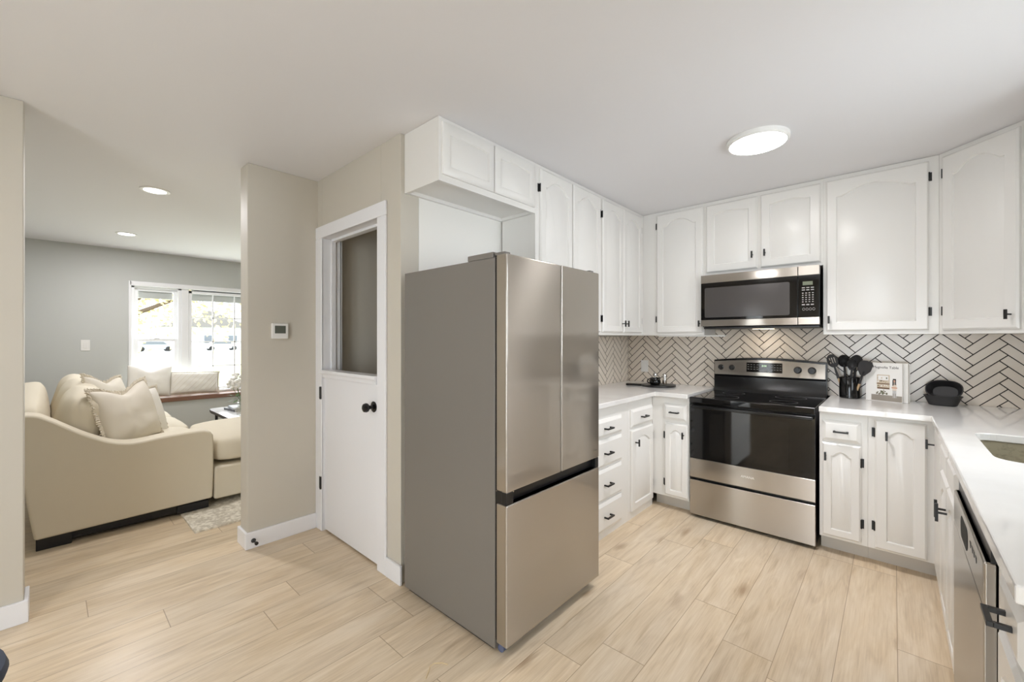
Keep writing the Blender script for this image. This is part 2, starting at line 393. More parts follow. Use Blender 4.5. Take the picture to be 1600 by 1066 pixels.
for i, (a, b, xx) in enumerate(((.795, 1.155, XLW-.137), (1.36, 2.80, XLW-.128))):
    r = MB(); r.box(xx-.004, xx, a, b, 1.905, 2.06).cyl((xx-.002, a, 1.905), (xx-.002, b, 1.905), .007, n=8)
    S(r.build('trim_roller_shade_%d' % (i+1), SHADE, None, False))

# window seat
ws = thing('window_seat', 'built-in window seat with a brown stained wooden top', 'window seat', (-7.1, 2.0, 0))
MB().box(XLW, -6.99, .69, 3.5, 0, .538).build('seat_base', WALL_L, ws, False)
MB().box(XLW, -6.965, .675, 3.52, .538, .592).build('wood_top', BENCHW, ws, False, .006)

# ------------------------------------------------------------------ backsplash
def clip(poly, a0, a1, b0, b1):
    for ax, lim, sg in ((0, a0, 1), (0, a1, -1), (1, b0, 1), (1, b1, -1)):
        out = []
        for i in range(len(poly)):
            p, q = poly[i], poly[(i+1) % len(poly)]
            dp, dq = (p[ax]-lim)*sg, (q[ax]-lim)*sg
            if dp >= 0: out.append(p)
            if (dp >= 0) != (dq >= 0):
                s_ = dp/(dp-dq); out.append((p[0]+(q[0]-p[0])*s_, p[1]+(q[1]-p[1])*s_))
        poly = out
        if len(poly) < 3: return []
    return poly
def herring(mb, a0, a1, b0, b1, pa, pb):
    Wd = .0521; n = 4; g = .0027; r2 = math.sqrt(.5)
    for i in range(-60, 90):
        for j in range(-14, 14):
            for kind in (0, 1):
                if kind == 0: p0, p1, q0, q1 = i+2*n*j, i+2*n*j+n, i, i+1
                else: p0, p1, q0, q1 = i-1+2*n*j, i+2*n*j, i, i+n
                P = [(p0*Wd+g, q0*Wd+g), (p1*Wd-g, q0*Wd+g), (p1*Wd-g, q1*Wd-g), (p0*Wd+g, q1*Wd-g)]
                R = [((p-q)*r2+pa, (p+q)*r2*.957+pb) for p, q in P]
                if max(x for x, y in R) < a0 or min(x for x, y in R) > a1 or max(y for x, y in R) < b0 or min(y for x, y in R) > b1: continue
                C = clip(R, a0+.001, a1-.001, b0+.001, b1-.001)
                if len(C) < 3: continue
                cx = sum(p[0] for p in C)/len(C); cy = sum(p[1] for p in C)/len(C)
                def ins(d):
                    o = []
                    for x, y in C:
                        dx, dy = cx-x, cy-y; L = math.hypot(dx, dy) or 1
                        k = min(d/L, .3); o.append((x+dx*k, y+dy*k))
                    return o
                mb.loops([[(x, y, .0025) for x, y in C], [(x, y, .0036) for x, y in C], [(x, y, .0042) for x, y in ins(.0012)]], 1, cap0=False)
    return mb
Wd_ = .0521*4*math.sqrt(2)
mb = MB(fr(0, YN, 0, 0, -1)); mb.box(-2.02, .82, .90, 1.50, -.0, .003); herring(mb, -2.02, .82, .925, 1.50, -.061-Wd_/2, .905)
S(mb.build('backsplash_north', [GROUT, TILE], None, False), 'white herringbone tile with dark grout behind the range')
mb = MB(fr(-2.02, 0, 0, 1, 0)); mb.box(2.0, 4.003, .90, 1.385, -.0, .003); herring(mb, 2.0, 4.002, .925, 1.385, 3.718-Wd_/2, .905)
S(mb.build('backsplash_west', [GROUT, TILE], None, False), 'white herringbone tile with dark grout beside the refrigerator')

# ------------------------------------------------------------------ cabinetry
def rect_loop(u0, u1, v0, v1, w_, K=16):
    return [(u0, v0, w_), (u1, v0, w_)] + [(u1+(u0-u1)*k/K, v1, w_) for k in range(K+1)]
def arch_loop(u0, u1, v0, v1, A, w_, K=16):
    def h(t):
        s_ = min(t, 1-t)*2
        if s_ < .16: return 0
        x = (s_-.16)/.84
        return A*(1-(1-x)**2)
    return [(u0, v0, w_), (u1, v0, w_)] + [(u1+(u0-u1)*k/K, v1-A+h(k/K), w_) for k in range(K+1)]
def panel_door(M, u0, u1, v0, v1, arch=.045, m=.052, t=.02, mt=None):
    mb = MB(M); mt = mt or m+.006
    L = [rect_loop(u0, u1, v0, v1, 0), rect_loop(u0, u1, v0, v1, t*.6), rect_loop(u0+.009, u1-.009, v0+.009, v1-.009, t),
         arch_loop(u0+m, u1-m, v0+m, v1-mt, arch, t), arch_loop(u0+m+.005, u1-m-.005, v0+m+.005, v1-mt-.005, arch, t-.009),
         arch_loop(u0+m+.028, u1-m-.028, v0+m+.030, v1-mt-.026, arch, t+.001)]
    mb.loops(L); return mb
def drawer_front(M, u0, u1, v0, v1, t=.02, e=.02):
    return MB(M).loops([[(a, b, w_) for a, b in ((u0+i, v0+i), (u1-i, v0+i), (u1-i, v1-i), (u0+i, v1-i))] for i, w_ in ((0, 0), (0, t*.45), (e, t))])
def tbar(M, u, v, w0=.02, vert=True, L=.052):
    mb = MB(M); h = .0055
    if vert: mb.box(u-h, u+h, v-L/2, v+L/2, w0+.026, w0+.036)
    else: mb.box(u-L/2, u+L/2, v-h, v+h, w0+.026, w0+.036)
    mb.box(u-.004, u+.004, v-.004, v+.004, w0-.0005, w0+.026); return mb
def ubar(M, u, v, L=.085, w0=.02):
    mb = MB(M); h = .005
    mb.box(u-L/2, u+L/2, v-h, v+h, w0+.024, w0+.034).box(u-L/2, u-L/2+.010, v-h, v+h, w0-.0005, w0+.024).box(u+L/2-.010, u+L/2, v-h, v+h, w0-.0005, w0+.024); return mb
def hinge(M, u, v, side, w0=0):
    mb = MB(M); s_ = side
    a, b = sorted((u, u+s_*.013)); mb.box(a, b, v-.027, v+.027, w0, w0+.003)
    mb.cyl((u, v-.027, w0+.012), (u, v+.027, w0+.012), .0045, n=8).box(u-.004, u+.004, v-.024, v+.024, w0, w0+.012); return mb

def add_door(root, M, u0, u1, v0, v1, arch, handle=None, hinges=None, m=.052, t=.02, hlen=.052):
    d = panel_door(M, u0, u1, v0, v1, arch, m, t).build('door', CAB, root)
    if handle: tbar(M, handle[0], handle[1], t, True, hlen).build('handle', BLACK, d, False, .001)
    if hinges:
        side, vs_ = hinges
        for v in vs_: hinge(M, u0-.001 if side < 0 else u1+.001, v, side).build('hinge', BLACK, d, False)
    return d
def carcass(root, dims, M=None, bottom_recess=False):
    return MB(M).box(*dims).build('body', CAB, root, False, .0015)

UB, UT = 1.390, H-.002           # upper cabinets
FX = -1.715                      # face of the left uppers
FY = 3.700                       # face of the range-wall uppers
ML = fr(FX, 0, 0, 1, 0)          # u = y
MN = fr(0, FY, 0, 0, -1)         # u = x
G = 'white wall cabinets'
def upper(label, loc): return thing('wall_cabinet', label, 'cabinet', loc, G)
# above the refrigerator
c = upper('short white wall cabinet with two small doors above the refrigerator', (-1.87, 1.73, 2.17))
mb = MB(); y0, y1 = 1.335, 2.114
mb.box(-2.019, FX, y0, y1, 2.19, UT).box(FX-.02, FX, y0, y1, 2.17, 2.19).box(-2.019, -1.999, y0, y1, 2.17, 2.19).box(-1.999, FX-.02, y0, y0+.018, 2.17, 2.19).box(-1.999, FX-.02, y1-.018, y1, 2.17, 2.19)
mb.build('body', CAB, c, False)
add_door(c, ML, 1.352, 1.728, 2.205, 2.476, .012, None, None, .045, .016)
add_door(c, ML, 1.733, 2.100, 2.205, 2.476, .012, None, None, .045, .016)
# tall pair behind the refrigerator
c = upper('tall white two-door wall cabinet directly right of the short cabinet over the refrigerator', (-1.87, 2.52, UB))
carcass(c, (-2.010, FX, 2.1145, 2.9265, UB, UT))
add_door(c, ML, 2.152, 2.516, 1.412, 2.470, .055, (2.49, 1.487), (-1, (2.346, 1.52)), .05)
add_door(c, ML, 2.530, 2.908, 1.412, 2.470, .055, (2.556, 1.487), (1, (2.346, 1.52)), .05)
c = upper('tall white two-door wall cabinet in the corner, its twin black handles meeting at the middle', (-1.87, 3.31, UB))
carcass(c, (-2.010, FX, 2.927, 3.6995, UB, UT))
add_door(c, ML, 2.942, 3.278, 1.412, 2.466, .055, (3.255, 1.487), (-1, (2.346, 1.52)), .05)
add_door(c, ML, 3.290, 3.636, 1.412, 2.466, .055, (3.312, 1.487), (1, (2.346, 1.52)), .05)
# range wall
c = upper('single-door white wall cabinet left of the microwave', (-1.45, 3.85, UB))
carcass(c, (-2.009, -1.1755, FY, 4.0, UB, UT))
add_door(c, MN, -1.582, -1.186, 1.412, 2.470, .055, (-1.206, 1.487), (-1, (2.372, 1.535)), .055)
MB().box(-1.58, -1.02, FY+.02, FY+.05, UB-.012, UB).build('light_rail', CAB, c, False)
c = upper('short white two-door wall cabinet directly above the microwave', (-.77, 3.85, 1.884))
carcass(c, (-1.175, -.3705, FY, 4.0, 1.884, UT))
add_door(c, MN, -1.157, -.780, 1.908, 2.466, .016, (-.812, 2.012), None, .06)
add_door(c, MN, -.759, -.383, 1.908, 2.466, .016, (-.727, 2.016), None, .06)
c = upper('wide single-door white wall cabinet right of the microwave', (-.08, 3.85, UB))
carcass(c, (-.370, .2095, FY, 4.0, UB, UT))
add_door(c, MN, -.352, .164, 1.414, 2.468, .055, (-.334, 1.492), (1, (2.372, 1.530)), .058)
# diagonal corner
c = upper('tall white diagonal corner wall cabinet above the black dishes', (.55, 3.72, UB))
mb = MB(); mb.prism([(.21, 4.0), (.21, FY), (.515, 3.395), (.81, 3.395), (.81, 4.0)], lambda p, a: (p[0], p[1], a), UB, UT); mb.build('body', CAB, c, False)
DG = fr(.21, FY, 0, -1, -1); DLn = math.hypot(.305, .305)
add_door(c, DG, .028, DLn-.028, 1.414, 2.470, .06, (DLn-.058, 1.490), (-1, (2.372, 1.530)), .058)
c = upper('white wall cabinet on the sink wall at the right picture edge, only its hinge showing', (.66, 3.1, UB))
carcass(c, (.515, .81, 2.86, 3.3945, UB, UT))
ME = fr(.515, 0, 0, -1, 0)
add_door(c, ME, -3.37, -2.88, 1.414, 2.470, .055, (-2.91, 1.49), (-1, (2.372, 1.49)), .055)

# base cabinets -----------------------------------------------------------
CT, CB = .931, .897              # counter top / underside
LX = -1.466                      # face of the left run
NY = 3.330                       # face of the range-wall run
EX = .187                        # face of the sink run
BL = fr(LX, 0, 0, 1, 0); BN = fr(0, NY, 0, 0, -1); BE = fr(EX, 0, 0, -1, 0)
GB = 'white base cabinets'
def base(label, loc): return thing('base_cabinet', label, 'cabinet', loc, GB)
def add_drawer(root, M, u0, u1, v0, v1, hl=.085, hu=None, e=.02):
    d = drawer_front(M, u0, u1, v0, v1, .02, e).build('drawer', CAB, root, False)
    ubar(M, (u0+u1)/2 if hu is None else hu, (v0+v1)/2+.0, hl).build('handle', BLACK, d, False, .001)
    return d
c = base('white base cabinet with a bank of four drawers beside the refrigerator', (-1.74, 2.5, 0))
carcass(c, (-2.009, LX, 2.06, 2.905, 0, CB-.001))
for v0, v1 in ((.690, .812), (.490, .675), (.262, .475), (.055, .247)): add_drawer(c, BL, 2.34, 2.785, v0, v1, .085)
c = base('white base cabinet with one drawer over an arched door, right of the drawer bank', (-1.74, 3.2, 0))
carcass(c, (-2.009, LX, 2.9055, 3.3295, 0, CB-.001))
add_drawer(c, BL, 2.931, 3.31, .690, .825, .085)
add_door(c, BL, 2.931, 3.31, .062, .668, .05, (2.985, .575), (1, (.575, .19)), .052)
c = base('narrow white base cabinet left of the range', (-1.3, 3.65, 0))
mb = MB(); mb.box(-1.465, -1.168, NY, 4.0, .10, CB-.001).build('body', CAB, c, False, .0015); MB().box(-1.465, -1.168, NY+.085, 3.6, 0, .0995).build('toe_kick', TOE, c, False)
add_drawer(c, BN, -1.365, -1.185, .718, .842, .072)
add_door(c, BN, -1.357, -1.176, .118, .690, .03, (-1.205, .61), (-1, (.59, .215)), .042)
c = base('narrow white base cabinet right of the range', (-.25, 3.65, 0))
mb = MB(); mb.box(-.352, -.115, NY, 4.0, .10, CB-.001).build('body', CAB, c, False, .0015); MB().box(-.352, -.115, NY+.085, 3.6, 0, .0995).build('toe_kick', TOE, c, False)
add_drawer(c, BN, -.338, -.146, .716, .846, .075)
add_door(c, BN, -.337, -.146, .118, .703, .028, (-.318, .622), (1, (.602, .232)), .045)
c = base('white corner base cabinet under the black dishes, with a full-height door beside the sink run', (.4, 3.65, 0))
mb = MB(); mb.box(-.1145, .81, NY, 4.0, .10, CB-.001).box(EX, .81, 2.895, NY, .10, CB-.001).build('body', CAB, c, False, .0015)
mb = MB(); mb.box(-.1145, EX+.08, NY+.085, 3.6, 0, .0995).box(EX+.08, .6, 2.875, NY+.085+.2, 0, .0995).build('toe_kick', TOE, c, False)
d = add_door(c, BN, -.083, .140, .112, .876, .03, (-.030, .790), (-1, (.800, .240)), .052)
d = drawer_front(BE, -3.295, -2.90, .112, .876, .02, .006).build('door', CAB, c, False)
tbar(BE, -3.27, .775, .02).build('handle', BLACK, d, False, .001)
c = base('white sink base cabinet with two doors and false fronts, between the corner and the dishwasher', (.5, 2.55, 0))
mb = MB(); mb.box(EX, EX+.02, 2.225, 2.8945, .10, CB-.001).box(EX+.02, .81, 2.225, 2.243, .10, CB-.001).box(EX+.02, .81, 2.8925, 2.8945, .10, CB-.001).box(EX+.02, .81, 2.243, 2.8925, .10, .118).build('body', CAB, c, False)
MB().box(EX+.08, .6, 2.225, 2.8745, 0, .0995).build('toe_kick', TOE, c, False)
for a, b, hu in ((-2.865, -2.545, -2.565), (-2.530, -2.235, -2.510)):
    drawer_front(BE, a, b, .755, .870, .022, .016).build('false_front', CAB, c, False)
    add_door(c, BE, a, b, .112, .738, .03, (hu, .630), None, .05, .022, .075)
c = base('white cabinet at the near end of the right counter, nearer than the dishwasher', (.5, 1.33, 0))
carcass(c, (EX, .81, 1.145, 1.530, 0, CB-.001))
add_drawer(c, BE, -1.385, -1.165, .752, .862, .075, -1.262)
add_door(c, BE, -1.385, -1.165, .112, .735, .03, None, None, .045)

# countertops ----------------------------------------------------------------
def slab(poly, z0, z1, holes=()):
    bm = bmesh.new(); es = []
    for lp in [poly]+list(holes):
        vs_ = [bm.verts.new((x, y, z1)) for x, y in lp]
        es += [bm.edges.new((vs_[i], vs_[(i+1) % len(vs_)])) for i in range(len(vs_))]
    bmesh.ops.triangle_fill(bm, edges=es, use_beauty=True, use_dissolve=False)
    r = bmesh.ops.extrude_face_region(bm, geom=bm.faces[:])
    for q in [g_ for g_ in r['geom'] if isinstance(g_, bmesh.types.BMVert)]: q.co.z = z0
    mb = MB(); mb.bm.free(); mb.bm = bm; return mb
def rrect(x0, x1, y0, y1, r, n=6):
    P = []
    for cx, cy, a0 in ((x1-r, y1-r, 0), (x0+r, y1-r, 90), (x0+r, y0+r, 180), (x1-r, y0+r, 270)):
        P += [(cx+r*math.cos(math.radians(a0+90*k/n)), cy+r*math.sin(math.radians(a0+90*k/n))) for k in range(n+1)]
    return P
o = slab([(-2.012, 2.045), (-1.425, 2.045), (-1.425, 3.290), (-1.170, 3.290), (-1.170, 4.002), (-2.012, 4.002)], CB, CT).build('countertop', QUARTZ, None, False, .004)
tag(o, 'white quartz countertop left of the range with the cutting board on it', 'countertop')
o = slab([(-.352, 3.288), (.157, 3.288), (.157, 1.133), (.813, 1.133), (.813, 4.002), (-.352, 4.002)], CB, CT, [rrect(.272, .70, 2.262, 2.868, .07)]).build('countertop', QUARTZ, None, False, .004)
tag(o, 'white quartz countertop right of the range with the sink cut into it', 'countertop')
mb = MB(); lo = lambda r, z, i=0: [(x, y, z) for x, y in rrect(.262+r, .71-r, 2.252+r, 2.878-r, .075)]
mb.loops([lo(-.012, CB-.002), lo(0, CB-.002), lo(.006, CB-.10), lo(.012, .74), lo(.03, .725), lo(.20, .718)], cap0=False)
mb.loops([lo(-.012, CB-.002), lo(-.012, CB-.012), lo(-.006, .74), lo(.012, .708), lo(.2, .70)], cap0=False)
sk = mb.build('sink', SINKM); tag(sk, 'beige undermount composite kitchen sink in the right countertop', 'sink')
MB().lathe([(.001, .722), (.04, .722), (.045, .7195), (.045, .7185)], (.486, 2.565, 0), 24, cap1=False).build('drain', CHROME, sk)

# ------------------------------------------------------------------ refrigerator
R = thing('refrigerator', 'large stainless steel french-door refrigerator with grey side and bottom freezer drawer', 'refrigerator', (-1.58, 1.66, 0))
fy0, fy1 = 1.292, 2.033
MB().box(-1.955, -1.272, fy0, fy1, .022, 1.712).build('body', FRSIDE, R, False, .004)
def fdoor(name, y0, y1, z0, z1):
    o = MB().box(-1.262, -1.20, y0, y1, z0, z1).build(name, STEEL, R, True, .006, 3); return o
d = fdoor('door', fy0-.002, 1.678, .710, 1.720)
d2 = fdoor('door', 1.684, fy1+.003, .710, 1.720)
MB().box(-1.215, -1.262, 1.672, 1.690, .715, 1.715).build('door_gasket', BPLAST, R, False)
MB().box(-1.272, -1.262, fy0+.006, fy1-.006, .06, 1.71).build('gasket', BPLAST, R, False)
fd = fdoor('freezer_drawer', fy0-.002, fy1+.003, .055, .655)
mb = MB(); mb.box(-1.262, -1.232, fy0, fy1, .655, .710).box(-1.232, -1.203, fy0-.001, 1.335, .655, .708).box(-1.232, -1.203, fy1-.03, fy1+.002, .655, .708); mb.build('handle_recess', BPLAST, R, False, .002)
mb = MB(); mb.box(-1.45, -1.285, fy0+.002, fy0+.09, 1.712, 1.738).box(-1.285, -1.225, fy0+.012, fy0+.05, 1.7205, 1.734); mb.build('hinge_cover', FRSIDE, R, False, .004)
mb = MB(); mb.box(-1.45, -1.285, fy1-.09, fy1-.002, 1.712, 1.738).box(-1.285, -1.225, fy1-.05, fy1-.012, 1.7205, 1.734); mb.build('hinge_cover', FRSIDE, R, False, .004)
MB().box(-1.266, -1.205, fy0+.002, fy0+.05, .703, .7095).build('middle_hinge', CHROME, R, False, .001)
for y in (fy0+.04, fy1-.04):
    mb = MB(); mb.cyl((-1.262, y-.015, .0185), (-1.262, y+.015, .0185), .0182, n=16).box(-1.27, -1.235, y-.012, y+.012, .0365, .05); mb.build('roller', mat('roller_plastic', (96, 104, 132), .4) if y < 1.5 else BPLAST, R)
MB().box(-1.94, -1.30, fy0+.02, fy1-.02, 0, .022).build('base_rail', BPLAST, R, False)
MB(fr(-1.20, 0, 0, 1, 0)).box(1.975, 2.012, .752, .757, 0, .0012).build('badge', CHROME, d2, False)

# ------------------------------------------------------------------ range
Rg = thing('range', 'freestanding electric range with black glass cooktop and stainless drawer', 'range', (-.765, 3.65, 0))
rx0, rx1 = -1.160, -.368
MB().box(rx0+.004, rx1-.004, 3.345, 3.985, .02, .872).build('body', BENAM, Rg, False, .003)
for x_ in (rx0+.045, rx1-.045):
    for y_ in (3.42, 3.92): MB().cyl((x_, y_, 0), (x_, y_, .0195), .022, n=14).build('foot', BPLAST, Rg)
MB().box(rx0, rx1, 3.298, 3.93, .872, .917).build('cooktop', BGLASS, Rg, True, .008, 3)
EL = mat('burner_print', (60, 58, 58), .3)
for cx, cy, r in ((-.96, 3.46, .105), (-.57, 3.46, .085), (-.96, 3.74, .08), (-.57, 3.74, .10)):
    n = 40; ring = lambda q, z: [(cx+q*math.cos(2*PI*i/n), cy+q*math.sin(2*PI*i/n), z) for i in range(n)]
    el = MB(); el.loops([ring(r, .9165), ring(r, .9176), ring(r-.003, .9176), ring(r-.003, .9165)], closed=True); el.build('burner_ring', EL, Rg, False)
od = MB().box(rx0+.002, rx1-.002, 3.312, 3.345, .450, .862).build('oven_door', BGLASS, Rg, True, .003)
MB().box(rx0+.002, rx1-.002, 3.308, 3.345, .306, .4495).build('lower_panel', STEEL, od, True, .003)
mb = MB(fr(0, 3.312, 0, 0, -1)); mb.loops([[(x, z, w_) for x, z in rrect(-1.018+i, -.515-i, .487+i, .800-i, .015)] for i, w_ in ((0, -.001), (0, .0008))]); mb.build('oven_window', OVENWIN, od, True)
wr = MB(fr(0, 3.312, 0, 0, -1))
hb = MB(); hb.box(rx0+.02, rx1-.012, 3.268, 3.288, .836, .860).box(rx0+.035, rx0+.06, 3.288, 3.312, .840, .858).box(rx1-.055, rx1-.03, 3.288, 3.312, .840, .858); hb.build('handle', BENAM, od, True, .006, 3)
text('lettering', 'AMANA', fr(-.762, 3.3075, .383, 0, -1), .024, PLASTIC, od)
MB().box(rx0+.004, rx1-.004, 3.33, 3.345, .286, .306).build('drawer_gap', BPLAST, Rg, False)
MB().box(rx0+.002, rx1-.002, 3.308, 3.345, .024, .286).build('storage_drawer', STEEL, Rg, True, .004, 3)
# backguard with bowed top
def bg_poly(x0, x1, z0, z1, bow):
    K = 16; return [(x0, z0), (x1, z0)] + [(x1+(x0-x1)*k/K, z1+bow*math.sin(PI*k/K)) for k in range(K+1)]
bgd = MB(); bgd.prism(bg_poly(rx0-.002, rx1+.0, .917, 1.178, .026), lambda p, a: (p[0], a, p[1]), 3.915, 3.985); bgd = bgd.build('backguard', BENAM, Rg, True, .003)
mb = MB(); mb.prism([(3.885, .917), (3.915, .917), (3.915, 1.05), (3.905, 1.04), (3.897, .95)], lambda p, a: (a, p[0], p[1]), rx0+.004, rx1-.004); mb.build('riser', BENAM, bgd, True)
cp = MB(); cp.prism(bg_poly(rx0+.006, rx1-.008, 1.055, 1.166, .020), lambda p, a: (p[0], a, p[1]), 3.898, 3.915); cp = cp.build('control_panel', STEEL, bgd, True, .002)
for x in (-1.102, -1.016, -.548, -.458):
    k = MB(Matrix.Translation((x, 3.898, 1.117)) @ Matrix.Rotation(PI/2, 4, 'X')); r = .020 if x < -.8 else .024
    k.lathe([(.001, 0), (r+.003, 0), (r+.003, .004), (r, .006), (r*.9, .022), (r*.8, .025), (.001, .025)], n=24).box(-.004, .004, -r*.85, r*.85, .02, .031); k.build('knob', BPLAST, cp, True)
ds = MB().box(-.905, -.650, 3.894, 3.899, 1.086, 1.164).build('display', BGLASS, cp, False, .002)
text('clock_digits', '8:00', fr(-.775, 3.8938, 1.138, 0, -1), .020, LCDGLOW, ds)
for x in (-.89, -.868, -.846, -.824, -.722, -.702, -.682, -.662):
    kp = MB(fr(0, 3.894, 0, 0, -1))
    for z in (1.147, 1.128, 1.11): kp.box(x-.006, x+.006, z-.0014, z+.0014, -.0005, .0006)
    kp.build('button', KEYS, ds, False)
for i in range(4):
    mb = MB(fr(0, 3.894, 0, 0, -1)); rg = lambda q, w_: [(-.800+i*.018+q*1.2*math.cos(2*PI*k/16), 1.098+q*math.sin(2*PI*k/16), w_) for k in range(16)]
    mb.loops([rg(.0058, -.0005), rg(.0058, .0006), rg(.0046, .0006), rg(.0046, -.0005)], closed=True); mb.build('round_key', KEYS, ds, False)

# ------------------------------------------------------------------ microwave
Mw = thing('microwave', 'stainless over-the-range microwave with black glass door', 'microwave', (-.775, 3.8, 1.45))
mx0, mx1 = -1.172, -.380
MB().box(mx0+.003, mx1-.002, 3.637, 4.0, 1.455, 1.880).build('body', BENAM, Mw, False, .003)
md = MB().box(mx0, -.508, 3.603, 3.635, 1.512, 1.811).build('door', BGLASS, Mw, True, .002)
MB().box(mx0, -.508, 3.600, 3.635, 1.8115, 1.876).build('top_band', STEEL, md, True, .002)
MB().box(mx0, -.508, 3.600, 3.635, 1.461, 1.5115).build('bottom_band', STEEL, md, True, .002)
mb = MB(fr(0, 3.603, 0, 0, -1)); mb.loops([[(x, z, w_) for x, z in rrect(-1.143+i, -.556-i, 1.532+i, 1.772-i, .012)] for i, w_ in ((0, -.001), (0, .0008))]); mb.build('window', MWWIN, md, True)
mc = MB().box(-.505, mx1, 3.603, 3.635, 1.512, 1.811).build('control_panel', BGLASS, Mw, True, .002)
MB().box(-.505, mx1, 3.600, 3.635, 1.8115, 1.876).build('top_band', STEEL, mc, True, .002)
MB().box(-.505, mx1, 3.600, 3.635, 1.461, 1.5115).build('bottom_band', STEEL, mc, True, .002)
K = fr(0, 3.603, 0, 0, -1)
MB(K).box(-.478, -.420, 1.740, 1.766, 0, .001).build('display', LCD, mc, False)
kp = MB(K)
for i in range(3):
    for z in (1.722, 1.706): kp.box(-.483+i*.026, -.483+i*.026+.018, z-.003, z+.003, 0, .0006)
for i in range(4):
    for j in range(5): kp.box(-.482+i*.0195, -.482+i*.0195+.009, 1.684-j*.0155-.0028, 1.684-j*.0155+.0028, 0, .0006)
for i in range(3): kp.box(-.483+i*.026, -.483+i*.026+.018, 1.598, 1.606, 0, .0006)
kp.build('keypad', KEYS, mc, False)
for i in range(4):
    mb = MB(K); rg = lambda q, w_: [(-.472+i*.0195+q*.8*math.cos(2*PI*k/16), 1.570+q*math.sin(2*PI*k/16), w_) for k in range(16)]
    mb.loops([rg(.0095, -.0005), rg(.0095, .0007), rg(.0078, .0007), rg(.0078, -.0005)], closed=True); mb.build('round_key', KEYS, mc, False)
MB().box(mx0+.02, mx1-.004, 3.61, 3.99, 1.440, 1.4545).build('underside', BPLAST, Mw, False, .002)
ml = MB().box(-.84, -.70, 3.80, 3.88, 1.437, 1.4395).build('cooktop_light', emis('cooktop_lamp', (1, .8, .55), 3.0), Mw, False)
area('cooktop_lamp', (-.77, 3.84, 1.434), (.14, .08), .35, (1, .82, .6), (0, 0, 0))

# ------------------------------------------------------------------ dishwasher
D = thing('dishwasher', 'stainless steel dishwasher under the right countertop', 'dishwasher', (.5, 1.88, 0))
MB().box(.190, .78, 1.545, 2.215, .02, .882).build('body', BPLAST, D, False)
dd = MB().box(.163, .1895, 1.542, 2.218, .115, .700).build('door', STEEL, D, True, .004)
dc = MB().box(.163, .1895, 1.542, 2.218, .7005, .812).build('control_panel', STEEL, D, True, .006)
for u in (-1.66, -1.70, -1.73, -1.77): MB(fr(.163, 0, 0, -1, 0)).box(u-.009, u+.009, .765, .780, -.001, .001).build('button', BPLAST, dc, False)
mb = MB(fr(.163, 0, 0, -1, 0)); mb.loops([[(x, z, w_) for x, z in rrect(-2.0+i, -1.83-i, .722+i, .790-i, .03)] for i, w_ in ((0, -.001), (0, .001))]); mb.build('pocket_handle', mat('pocket_black', (12, 12, 12), .7), dc, True)
MB().box(.176, .1895, 1.545, 2.215, .8125, .890).build('top_strip', BPLAST, D, False)
MB().box(.25, .30, 1.545, 2.215, 0, .0195).box(.26, .28, 1.545, 2.215, .0195, .11).build('toe_panel', BPLAST, D, False)

# ------------------------------------------------------------------ counter objects
o = MB(fr(-1.842, 4.0060, 1.088, 0, -1)); o.box(-.037, .037, -.058, .058, 0, .006); o = o.build('wall_outlet', PLASTIC, None, False, .002)
tag(o, 'white electrical outlet on the tile behind the cutting board', 'outlet')
mb = MB(fr(-1.842, 4.0060, 1.088, 0, -1))
for v in (-.022, .022): mb.box(-.014, .014, v-.013, v+.013, .006, .0075)
OFF[o.name] = Vector((0, 0, 0)); mb.build('socket', PLASTIC, o, False, .001)
Bx, By = -1.575, 3.705
cb = MB(Matrix.Translation((Bx, By, CT)) @ Matrix.Rotation(math.radians(20), 4, 'Z'))
P = [(.15*math.cos(a), .15*math.sin(a)) for a in [math.radians(k) for k in range(-166, 167, 8)]]
P += [(-.19, .030), (-.27, .030), (-.283, .018), (-.283, -.018), (-.27, -.030), (-.19, -.030)]
cb.prism(P, lambda p, a: (p[0], p[1], a), .0, .016); cb = cb.build('cutting_board', mat('black_wood', (24, 23, 23), .35), None, True, .003)
tag(cb, 'round black cutting board with a paddle handle on the left countertop', 'cutting board')
bz = CT+.0162
mb = MB(); c0 = (-1.592, 3.675, bz)
mb.lathe([(.001, 0), (.036, 0), (.044, .006), (.049, .022), (.046, .042), (.040, .054), (.042, .062), (.039, .062), (.037, .054), (.043, .040), (.045, .022), (.04, .008), (.001, .006)], c0, 32)
pit = mb.build('pitcher', GLAZE); tag(pit, 'small round black creamer with a handle, on the cutting board', 'pitcher')
hd = MB(); hd.tube([(c0[0]-.045+(-.022*math.sin(t_))*.9, c0[1]-.018*math.sin(t_), c0[2]+.03+.02*math.cos(t_)) for t_ in [PI*k/10 for k in range(11)]], .0045, 8); hd.build('handle', GLAZE, pit)
for i, (x, y, lab) in enumerate(((-1.63, 3.765, 'clear glass shaker with silver cap behind the black creamer'), (-1.525, 3.725, 'clear glass shaker with silver cap right of the black creamer'))):
    s_ = thing('shaker', lab, 'shaker', (x, y, bz), 'glass shakers')
    MB().lathe([(.001, 0), (.021, 0), (.022, .01), (.020, .045), (.017, .062), (.017, .068), (.015, .068), (.0155, .06), (.018, .045), (.02, .01), (.001, .006)], (x, y, bz), 24).build('jar', CGLASS, s_)
    MB().lathe([(.001, .006), (.0185, .0062), (.0183, .02+.018*i), (.001, .021+.018*i)], (x, y, bz), 20).build('contents', mat('salt', (226, 222, 214), .9) if i == 0 else mat('pepper', (120, 100, 78), .9), s_)
    MB().lathe([(.001, .066), (.020, .066), (.021, .07), (.021, .084), (.017, .094), (.009, .099), (.001, .1)], (x, y, bz), 24).build('cap', CHROME, s_)
